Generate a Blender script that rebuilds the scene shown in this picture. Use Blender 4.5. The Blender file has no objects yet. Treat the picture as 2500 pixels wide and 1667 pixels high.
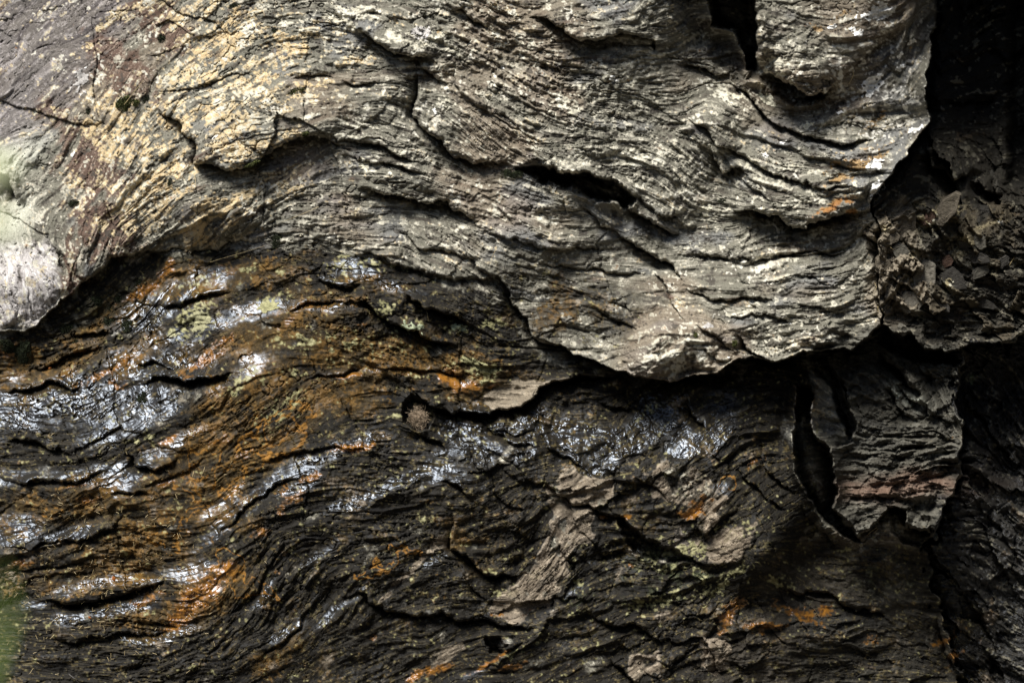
import bpy, math, random
import numpy as np
from mathutils import Vector

# ------------------------------------------------------------------ camera, sky, sun, exposure
scene = bpy.context.scene
D = 4.17                       # metres from the lens to the rock face
S = 3.0 / 2500.0               # metres per photograph pixel on the rock face
CZ = 1.6
cam_d = bpy.data.cameras.new('camera')
cam = bpy.data.objects.new('camera', cam_d)
scene.collection.objects.link(cam)
cam.location = (0, -D, CZ)
cam.rotation_euler = (math.radians(90), 0, 0)
cam_d.sensor_width = 36.0
cam_d.lens = 36.0 * D / 3.0
cam_d.clip_start = 0.05
cam_d.clip_end = 500
cam_d.dof.use_dof = True
cam_d.dof.focus_distance = D - 0.05
cam_d.dof.aperture_fstop = 4.5
scene.camera = cam

SUN_DIR = Vector((-0.32, -0.54, 0.74)).normalized()      # towards the sun
world = bpy.data.worlds.new('World'); scene.world = world
world.use_nodes = True
wn = world.node_tree
bg = wn.nodes['Background']
sky = wn.nodes.new('ShaderNodeTexSky'); sky.sky_type = 'NISHITA'; sky.sun_disc = False
sky.sun_elevation = math.asin(SUN_DIR.z)
sky.sun_rotation = math.atan2(SUN_DIR.x, SUN_DIR.y)
wn.links.new(sky.outputs[0], bg.inputs[0]); bg.inputs[1].default_value = 0.05
sun_d = bpy.data.lights.new('sun', 'SUN'); sun = bpy.data.objects.new('sun', sun_d)
scene.collection.objects.link(sun)
sun_d.energy = 4.0; sun_d.angle = math.radians(24); sun_d.color = (1.0, 0.965, 0.90)
sun.rotation_euler = SUN_DIR.to_track_quat('Z', 'Y').to_euler()
sun.location = (-4, -6, 8)
scene.view_settings.view_transform = 'Standard'
scene.view_settings.look = 'None'
scene.view_settings.exposure = 0.85
scene.view_settings.gamma = 1.0
scene.cycles.max_bounces = 4
scene.cycles.diffuse_bounces = 2
scene.cycles.glossy_bounces = 2

rng = np.random.default_rng(7)
random.seed(7)

# ------------------------------------------------------------------ grid over the rock face (photograph pixels)
STEP = 1.75
U0, U1, V0, V1 = -230, 2730, -230, 1900
us = np.arange(U0, U1, STEP); vs = np.arange(V0, V1, STEP)
W, H = len(us), len(vs)
UU, VV = np.meshgrid(us.astype(np.float32), vs.astype(np.float32))

def resize(a, h, w):                 # smooth (cubic B-spline) enlargement
    a = np.asarray(a, np.float32)
    for ax, n in ((0, h), (1, w)):
        m = a.shape[ax]
        y = np.linspace(0, m - 1.001, n); i = y.astype(int); f = (y - i).astype(np.float32)
        f = f[:, None] if ax == 0 else f[None, :]
        g = lambda k: np.take(a, np.clip(i + k, 0, m - 1), ax)
        a = (g(-1) * (1 - f) ** 3 + g(0) * (3 * f ** 3 - 6 * f ** 2 + 4) + g(1) * (-3 * f ** 3 + 3 * f ** 2 + 3 * f + 1) + g(2) * f ** 3) / 6
    return a.astype(np.float32)

def lin(a, h, w):
    ah, aw = a.shape
    y = np.linspace(0, ah - 1.001, h); x = np.linspace(0, aw - 1.001, w)
    yi = y.astype(int); xi = x.astype(int)
    fy = (y - yi)[:, None]; fx = (x - xi)[None, :]
    r = a[yi] * (1 - fy) + a[np.minimum(yi + 1, ah - 1)] * fy
    return (r[:, xi] * (1 - fx) + r[:, np.minimum(xi + 1, aw - 1)] * fx).astype(np.float32)

def norm(a):
    return ((a - a.mean()) / (a.std() + 1e-9)).astype(np.float32)

def vnoise(scale):
    h = int((V1 - V0) / scale) + 3; w = int((U1 - U0) / scale) + 3
    return resize(rng.standard_normal((h, w)), H, W)

def fbm(scale, octs=4, gain=0.55):
    a = 0; g = 1.0
    for _ in range(octs):
        if scale < STEP: break
        a = a + vnoise(scale) * g; g *= gain; scale *= 0.5
    return norm(a)

def blur(a, r):                       # box blur, twice
    for _ in range(2):
        for ax in (0, 1):
            p = np.pad(a, [(r + 1, r) if i == ax else (0, 0) for i in (0, 1)], mode='edge')
            c = np.cumsum(p, axis=ax, dtype=np.float64)
            n = a.shape[ax]
            a = (np.take(c, np.arange(2 * r + 1, 2 * r + 1 + n), ax) - np.take(c, np.arange(0, n), ax)) / (2 * r + 1)
    return a.astype(np.float32)

def sstep(a, lo, hi):
    t = np.clip((a - lo) / (hi - lo), 0, 1)
    return t * t * (3 - 2 * t)

# ------------------------------------------------------------------ foliation direction (degrees, rising to the right is positive)
DIRS = """100,100,40 200,250,45 400,100,42 500,200,28 330,420,55 250,520,58 400,450,58 60,300,32 60,430,60 60,720,-70 120,650,-60 200,650,60
230,80,45 300,300,50 600,150,22 700,300,18 800,200,2 850,200,-5 750,350,15 830,330,0 1000,350,-20 560,330,25 600,480,22 500,540,28 700,450,15 560,60,28 700,50,10
900,60,-10 1000,60,-25 1050,100,-30 1150,60,-25 1300,30,-10 1450,60,10 1550,60,15 1650,30,10 1100,250,-25 1200,200,-20 1300,200,-10
1450,180,10 1600,150,12 1250,330,-15 1400,300,0 1550,280,3 1500,400,5 1250,400,-12 950,180,-3 900,120,-3 900,330,-10 1000,380,-20
1100,430,-20 870,440,-15 1000,500,-15 1150,560,-20 900,570,3 1000,600,-25 1100,640,-30 1250,620,-10 1400,640,0 1550,610,3 1700,640,-5
1850,620,0 2000,650,5 1800,750,-5 1950,720,-5 2050,700,10 1700,850,15 1800,850,0 1950,850,5 1620,870,15 1600,560,-35 1500,480,-40
1650,500,-20 1750,520,-10 1400,780,-20 1350,700,-10 1300,500,-10 1400,560,5
1950,50,-10 1900,100,-30 2050,100,10 2150,50,30 2000,170,0 1900,180,-15 2150,180,25 1850,250,-35 1950,300,-10 2100,280,15 2230,200,60
2230,100,70 2200,300,35 1850,380,-30 2000,420,-5 2150,400,18 1800,430,-35 1950,500,-5 2050,500,10 2120,460,20 1700,400,-30 1750,300,-35
1700,250,20 1650,150,0 1600,100,5 1700,100,0 2150,600,70 2200,700,60 2300,650,-40 2350,450,-50 2300,250,0 2250,800,-25 2400,750,-20
100,850,15 200,800,25 350,720,30 500,700,25 600,640,20 750,600,12 850,600,5 900,680,0 1000,720,-25 1100,760,-22 1150,850,-15
1000,900,-12 850,900,-5 700,850,10 600,800,20 550,870,30 450,950,25 300,950,25 150,1000,15 50,1050,5 300,1050,25 450,1060,20
600,1050,25 650,1000,25 750,1020,20 900,990,10 150,1130,5 100,1250,5 300,1250,12 450,1200,20 500,1300,15 600,1200,45 550,1280,45
700,1180,35 800,1120,25 900,1100,20 850,1200,25 1000,1200,10 1100,1150,5 900,1300,15 750,1300,30 650,1350,55 620,1430,55 550,1480,30
400,1450,10 200,1400,10 100,1450,5 300,1530,3 150,1600,0 450,1560,15 600,1560,35 700,1500,40 750,1600,30 800,1450,30 900,1400,5
1050,1350,0 1000,1450,0 1150,1250,0 1200,1380,-10 1300,1400,35 1350,1300,40 1400,1200,20 1450,1180,25 1250,1500,20 1400,1420,25
1500,1380,20 1050,1540,20 900,1560,25 1200,1600,15 1400,1600,15 1150,1050,-30 1250,1080,15 1350,1050,-15 1450,1060,-10 1550,1000,35
1600,1050,30 1700,1080,40 1650,980,45 1750,1000,30 1800,1050,30 1600,1150,35 1750,1200,30 1800,1280,15 1700,1330,15 1650,1400,15
1550,1450,10 2000,950,-35 2100,1000,-45 2150,950,-30 2200,1050,5 2050,1130,0 2200,1200,3 2300,1150,15 2100,1280,0 2300,1280,0
2000,1200,10 1950,1250,15 2100,1400,-10 2200,1350,-10 1950,1400,-35 2300,1450,0 2100,1500,-5 2400,1400,-50 2450,1200,-50 2400,1550,-45
2350,1000,-55 2450,950,-50 2000,1600,0 1800,1600,5 1700,1550,5 2200,1600,-10"""
dd = np.array([[float(c) for c in t.split(',')] for t in DIRS.split()])
CH, CW = (V1 - V0) // 16, (U1 - U0) // 16
cu, cv = np.meshgrid(np.linspace(us[0], us[-1], CW), np.linspace(vs[0], vs[-1], CH))
wx = wy = wsum = 0
for (a, b, th) in dd:
    w = 1.0 / ((cu - a) ** 2 + (cv - b) ** 2 + 900.0) ** 1.7
    wx = wx + w * math.cos(2 * math.radians(th)); wy = wy + w * math.sin(2 * math.radians(th)); wsum = wsum + w
TH = 0.5 * np.arctan2(resize(wy / wsum, H, W), resize(wx / wsum, H, W))
TH = TH + 0.15 * fbm(150, 2) + 0.15 * fbm(60, 2) + 0.09 * fbm(28, 2)
DX, DY = np.cos(TH).astype(np.float32), (-np.sin(TH)).astype(np.float32)   # image axes, v down
PX, PY = -DY, DX                                                            # across the layers
PXs = np.where(PY < 0, -PX, PX); PYs = np.abs(PY)                           # pointing down the picture

def lic(k, n, src=None):
    h, w = H // k, W // k
    base = rng.standard_normal((h, w)).astype(np.float32) if src is None else src
    dx = lin(DX, h, w); dy = lin(DY, h, w)
    gy, gx = np.mgrid[0:h, 0:w].astype(np.float32)
    acc = base.copy(); tot = np.ones((h, w), np.float32)
    for sg in (1, -1):
        x = gx.copy(); y = gy.copy(); px, py = dx * sg, dy * sg
        for i in range(n):
            x += px; y += py
            xi = np.clip(np.rint(x), 0, w - 1).astype(np.int32); yi = np.clip(np.rint(y), 0, h - 1).astype(np.int32)
            qx, qy = dx[yi, xi], dy[yi, xi]
            f = np.where(qx * px + qy * py < 0, -1, 1)
            px, py = qx * f, qy * f
            wt = 0.5 + 0.5 * math.cos(math.pi * (i + 1) / (n + 1))
            acc += base[yi, xi] * wt; tot += wt
    return norm(acc) if k == 1 else norm(resize(acc, H, W))

def sample(a, dx, dy):               # a at an offset given in photograph pixels
    gy, gx = np.mgrid[0:H, 0:W].astype(np.float32)
    x = np.clip(gx + dx / STEP, 0, W - 1.01); y = np.clip(gy + dy / STEP, 0, H - 1.01)
    xi = x.astype(np.int32); yi = y.astype(np.int32); fx = x - xi; fy = y - yi
    return (a[yi, xi] * (1 - fx) * (1 - fy) + a[yi, xi + 1] * fx * (1 - fy) + a[yi + 1, xi] * (1 - fx) * fy + a[yi + 1, xi + 1] * fx * fy).astype(np.float32)

def overhang(a, amt):                # lean the layers so that their lower edges are sharp
    for _ in range(2):
        a2 = sample(a, -PXs * a * amt * 0.5, -PYs * a * amt * 0.5)
        a = a2
    return a

L1 = lic(1, 7); L1b = lic(1, 13)
L2 = lic(2, 9); L3 = lic(4, 8); L4 = lic(8, 9); L5 = lic(16, 7)
L2c = lic(2, 22); L3c = lic(3, 24); L4c = lic(5, 22)

# ------------------------------------------------------------------ helpers: ragged coordinates, polygons, lips
WU = UU + 5.5 * fbm(60, 3) + 2.2 * fbm(14, 3)
WV = VV + 5.5 * fbm(60, 3) + 2.2 * fbm(14, 3)

def pts(s):
    return np.array([[float(c) for c in t.split(',')] for t in s.split()])

def poly(s, soft=2.0, warp=1.0):
    P = pts(s)
    X = UU + (WU - UU) * warp; Y = VV + (WV - VV) * warp
    m = 60 + soft * 3
    i0, i1 = np.searchsorted(vs, [P[:, 1].min() - m, P[:, 1].max() + m]); j0, j1 = np.searchsorted(us, [P[:, 0].min() - m, P[:, 0].max() + m])
    x = X[i0:i1, j0:j1]; y = Y[i0:i1, j0:j1]
    inside = np.zeros(x.shape, bool); d2 = np.full(x.shape, 1e12, np.float32)
    n = len(P)
    for k in range(n):
        x1, y1 = P[k]; x2, y2 = P[(k + 1) % n]
        if y1 != y2:
            c = ((y1 > y) != (y2 > y)) & (x < (x2 - x1) * (y - y1) / (y2 - y1) + x1)
            inside ^= c
        ex, ey = x2 - x1, y2 - y1; l2 = ex * ex + ey * ey + 1e-9
        t = np.clip(((x - x1) * ex + (y - y1) * ey) / l2, 0, 1)
        d2 = np.minimum(d2, (x - x1 - t * ex) ** 2 + (y - y1 - t * ey) ** 2)
    sd = np.sqrt(d2) * np.where(inside, 1, -1)
    out = np.zeros((H, W), np.float32)
    out[i0:i1, j0:j1] = sstep(sd, -soft, soft)
    return out

def lip(hm, s, A, B=None, wa=30, wb=22, taper=34):
    """stepped edge: the side to the left of travel stands proud by A (mm), the other is undercut by B"""
    if B is None: B = A
    P = pts(s); m = 3.2 * max(wa, wb)
    i0, i1 = np.searchsorted(vs, [P[:, 1].min() - m, P[:, 1].max() + m]); j0, j1 = np.searchsorted(us, [P[:, 0].min() - m, P[:, 0].max() + m])
    x = WU[i0:i1, j0:j1]; y = WV[i0:i1, j0:j1]
    best = np.full(x.shape, 1e12, np.float32); sd = np.zeros(x.shape, np.float32); ar = np.zeros(x.shape, np.float32)
    L = 0.0
    for k in range(len(P) - 1):
        x1, y1 = P[k]; x2, y2 = P[k + 1]
        ex, ey = x2 - x1, y2 - y1; l = math.hypot(ex, ey) + 1e-9
        t = np.clip(((x - x1) * ex + (y - y1) * ey) / (l * l), 0, 1)
        d2 = (x - x1 - t * ex) ** 2 + (y - y1 - t * ey) ** 2
        cr = -(ex * (y - y1) - ey * (x - x1))
        up = d2 < best - 1e-3
        best = np.where(up, d2, best); sd = np.where(up, np.sqrt(d2) * np.where(cr > 0, 1, -1), sd); ar = np.where(up, L + t * l, ar)
        L += l
    tp = min(max(taper, 0.33 * L), L * 0.45, 90)
    tw = sstep(ar, 0, tp) * sstep(L - ar, 0, tp)
    # variation of strength along the edge
    pr = A * np.exp(-np.maximum(sd, 0) / wa) * (1 - np.exp(-(np.maximum(sd, 0) + 0.5) / 6.0))
    rc = -B * np.exp(-np.maximum(-sd, 0) / wb)
    hm[i0:i1, j0:j1] += (np.where(sd > 0, pr, rc) * tw * 0.001).astype(np.float32)

# ------------------------------------------------------------------ large shapes
def rbf(s):
    P = np.array([[float(c) for c in t.split(',')] for t in s.split()])
    k = lambda r2: -np.sqrt(r2 + 70.0 ** 2)
    M = k((P[:, None, 0] - P[None, :, 0]) ** 2 + (P[:, None, 1] - P[None, :, 1]) ** 2)
    n = len(P)
    M = np.block([[M + np.eye(n) * -8.0, np.ones((n, 1))], [np.ones((1, n)), np.zeros((1, 1))]])
    w = np.linalg.solve(M, np.append(P[:, 2], 0))
    z = np.full(cu.shape, w[-1])
    for i in range(n): z = z + w[i] * k((cu - P[i, 0]) ** 2 + (cv - P[i, 1]) ** 2)
    return resize(np.clip(z, -950, 420), H, W) * 0.001

R1 = rbf("""0,0,0 200,300,50 400,200,50 60,700,125 200,650,80 0,500,60 120,480,60 300,500,70 450,580,45 560,575,45 350,590,45 700,300,80 900,200,50 1200,250,100 1300,370,125 1450,250,100 1600,100,95
1650,50,60 1720,100,10 1960,100,270 2050,40,300 2100,250,240 2210,200,275 2210,60,290 2262,200,150 2262,60,160 1950,300,190 2050,400,220 1850,330,110 2190,360,170 1750,450,50 1600,430,80
1600,560,40 1500,600,50 1800,650,105 1900,700,130 2050,650,100 2120,600,75 2130,750,80 1700,860,150 1600,880,165 1950,820,150 1400,700,50 1200,600,20 1000,600,10 700,480,60 500,530,80
700,600,30 850,620,20 1000,650,5 1143,687,5 1260,752,35 1350,830,70 1480,890,120 -200,800,180 -200,0,-30 1200,-200,60 2000,-200,260 2280,-200,80""")
R2 = rbf("""60,840,105 150,780,65 300,650,25 500,620,25 500,700,5 200,850,25 300,950,30 150,1050,40 100,1200,80 300,1300,115 400,1400,140 300,1550,120 700,900,20 1000,900,45 1150,970,70 1200,1050,-20
1400,1080,10 1600,1050,20 1700,960,-90 800,1100,50 600,1200,115 900,1250,95 1050,1350,90 1250,1230,-10 1300,1350,40 1400,1150,50 1650,1200,90
1700,1320,95 1800,1450,80 1600,1500,50 1200,1600,60 900,1600,120 600,1550,150 1700,1620,100 1350,930,-60 1550,940,-90 1850,920,-150 1850,1100,0 1900,1350,20
700,600,30 850,620,20 1000,650,-5 1143,687,-15 1260,752,-5 1350,830,-20 1450,890,-60 2000,950,-160 2150,1400,-190 2000,1500,-110 2250,1550,-240 2250,1350,-230 2100,1340,-190 1960,1360,-130
-200,1200,100 0,1800,180 1200,1850,120 2200,1850,-50""")
R3 = rbf("""2320,50,-700 2320,300,-520 2450,150,-720 2460,350,-560 2200,500,30 2200,650,45 2180,780,60 2250,650,10 2300,600,-110 2270,780,-40 2450,600,-260 2400,780,-170 2550,500,-420 2600,100,-700 2550,800,-260 2300,-200,-600""")
R4 = rbf("""2000,900,-150 2100,880,-190 2200,950,-120 2300,950,-150 2150,1080,10 2050,1000,-60 2250,1150,30 2300,1250,10 2100,1230,50 2330,1100,-50 2200,1280,30 2050,1150,30""")
R5 = rbf("""2360,900,-550 2450,950,-650 2370,1150,-520 2480,1150,-600 2350,1350,-500 2450,1400,-540 2300,1600,-520 2420,1600,-560 2500,1300,-560 2600,1500,-500 2600,1100,-500 2700,800,-500 2700,1800,-200""")
SEAM = "0,814 51,810 90,792 127,767 145,742 235,658 289,615 344,611 398,619 445,610 488,619 532,615 564,593 644,601 740,608 847,626 933,630 977,644 1042,666 1143,687 1223,684 1244,709 1259,752 1284,781 1299,818 1375,836 1403,872 1458,883 1494,897 1566,912 1602,922 1650,925 1700,918 1750,905 1800,880 1830,870 1880,882 1950,862 2060,850 2120,825 2150,805"
NOSE = "2150,805 2140,700 2150,560 2120,503 2167,434 2192,409 2225,383 2236,354 2261,307 2265,253 2265,181 2276,127 2279,47 2283,-400"
M1 = poly("-600,-600 -600,814 " + SEAM + " " + NOSE, 1.8, 0.8)
M3 = poly(NOSE.replace("2283,-400", "2283,-600") + " 3200,-600 3200,700 2600,780 2500,800 2420,835 2320,852 2265,845 2230,808 2190,815", 1.8)
M4 = poly("1980,840 2150,800 2345,850 2345,980 2341,1100 2330,1190 2312,1245 2286,1297 2265,1292 2214,1277 2207,1248 2175,1232 2156,1227 2130,1262 2098,1310 2066,1274 2048,1259 2030,1237 2040,1208 2035,1165 2020,1100 2095,1085 2035,960", 2.2, 1.2)
M5 = poly("2343,850 2500,795 3200,700 3200,2200 2420,2200 2350,1660 2300,1500 2270,1330 2330,1200", 2.5, 2.6)
HM = R2 * (1 - M5) + R5 * M5
HM = HM * (1 - M4) + R4 * M4
HM = HM * (1 - M3) + R3 * M3
HM = HM * (1 - M1) + R1 * M1

# black pockets and slots that run back into the rock
for s, d, so in [
    ("1726,-60 1745,55 1795,75 1823,120 1826,168 1845,172 1858,145 1854,72 1823,-60", 420, 6),
    ("1650,-60 1668,30 1705,95 1765,140 1805,180 1850,180 1864,150 1858,72 1826,-60", 230, 26),
    ("1266,414 1367,421 1440,418 1487,430 1523,456 1540,490 1520,505 1480,490 1430,468 1360,446 1290,432", 230, 8),
    ("1975,870 2010,865 2035,920 2075,1000 2090,1050 2080,1075 2055,1030 2030,960 1990,910", 140, 5),
    ("1945,950 1975,950 1976,1040 1990,1075 2020,1100 2035,1165 2040,1208 2030,1237 2048,1259 2084,1284 2098,1317 2060,1300 2010,1270 1975,1230 1950,1150 1940,1050", 360, 5),
    ("2156,1227 2175,1232 2207,1248 2214,1277 2265,1292 2290,1297 2300,1315 2250,1330 2210,1320 2175,1290", 130, 4),
    ("1512,1258 1530,1270 1560,1305 1600,1335 1650,1352 1690,1362 1650,1378 1600,1370 1550,1345 1525,1305", 90, 6),
    ("2470,-60 2560,-60 2520,430 2468,440", 250, 14),
    ("1835,158 1862,150 1880,175 1920,205 1960,236 1992,228 1975,252 1930,244 1870,217 1828,192", 130, 7),
    ("2148,808 2190,818 2210,824 2230,812 2265,849 2320,856 2340,885 2300,885 2250,875 2180,860 2150,838", 150, 5),
    ("980,988 1005,975 1045,985 1062,1012 1050,1045 1010,1050 985,1025", 60, 6),
    ("1185,1560 1210,1556 1240,1575 1225,1592 1190,1588", 60, 5)]:
    HM -= poly(s, so, 0.9) * d * 0.001

def dome(x, y, rx, ry, ang, A):
    R = 1.3 * max(rx, ry); a = math.radians(ang)
    i0, i1 = np.searchsorted(vs, [y - R, y + R]); j0, j1 = np.searchsorted(us, [x - R, x + R])
    dx = WU[i0:i1, j0:j1] + 1.0 * (WU - UU)[i0:i1, j0:j1] - x; dy = WV[i0:i1, j0:j1] + 1.0 * (WV - VV)[i0:i1, j0:j1] - y
    p = dx * math.cos(a) - dy * math.sin(a); q = dx * math.sin(a) + dy * math.cos(a)
    q = np.where(q > 0, q, q * 0.72)                    # fuller at the lower edge, fading out above
    r2 = (p / rx) ** 2 + (q / ry) ** 2
    HM[i0:i1, j0:j1] += (A * 0.001 * np.clip(1 - r2, 0, 1) ** 0.62).astype(np.float32)
for t in [(2060, 60, 215, 165, 0, 75), (2040, 350, 240, 140, 5, 60), (1950, 285, 200, 50, -8, 22), (1860, 700, 260, 70, -3, 28), (1650, 850, 120, 66, 12, 45), (1930, 805, 150, 50, 5, 30), (1250, 310, 260, 100, -12, 38),
          (1450, 60, 180, 45, -5, 30), (980, 90, 150, 50, -25, 32), (700, 300, 260, 90, 12, 30), (980, 420, 190, 38, -17, 26), (1600, 480, 110, 40, -35, 30), (1740, 330, 90, 30, -35, 26), (70, 720, 130, 90, 20, 35), (250, 560, 120, 60, 50, 20),
          (560, 560, 130, 34, 22, 22), (1150, 120, 90, 30, -30, 16), (1330, 590, 200, 40, -8, 16), (1060, 900, 220, 80, -15, 30), (1230, 1060, 130, 45, 0, 26), (1420, 1060, 80, 40, 0, 24), (1600, 1040, 100, 50, 30, 22), (1400, 1180, 90, 40, 30, 24),
          (1170, 1300, 110, 80, -20, 34), (1340, 1400, 150, 50, 40, 26), (1650, 1200, 110, 70, 20, 30), (1720, 1330, 130, 55, 10, 30), (1600, 1430, 120, 40, 10, 24), (900, 1370, 150, 60, 10, 20), (1750, 1470, 120, 60, 10, 24), (2200, 1170, 130, 90, 0, 34), (2220, 960, 70, 50, -45, 22), (2060, 900, 60, 40, -45, 18)]:
    dome(*t)
# the overhang rolls under at its lower edge
for cut, A, wr in (("1259,752 1284,781 1299,818 1320,828 1375,836 1403,872 1458,883 1494,897 1566,912 1602,922 1650,925 1700,918 1750,905 1800,880 1830,870 1880,882 1950,862 2060,850 2120,825 2150,805", 34, 16), ("-300,818 0,814 51,810 90,792 127,767 145,742 235,658", 22, 14)):
    before = HM.copy(); tmp = np.zeros_like(HM); lip(tmp, cut, -A * 2.2, 0, wr, 4, 60)
    HM += np.where(M1 > 0.5, np.minimum(tmp, 0), 0)

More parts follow.
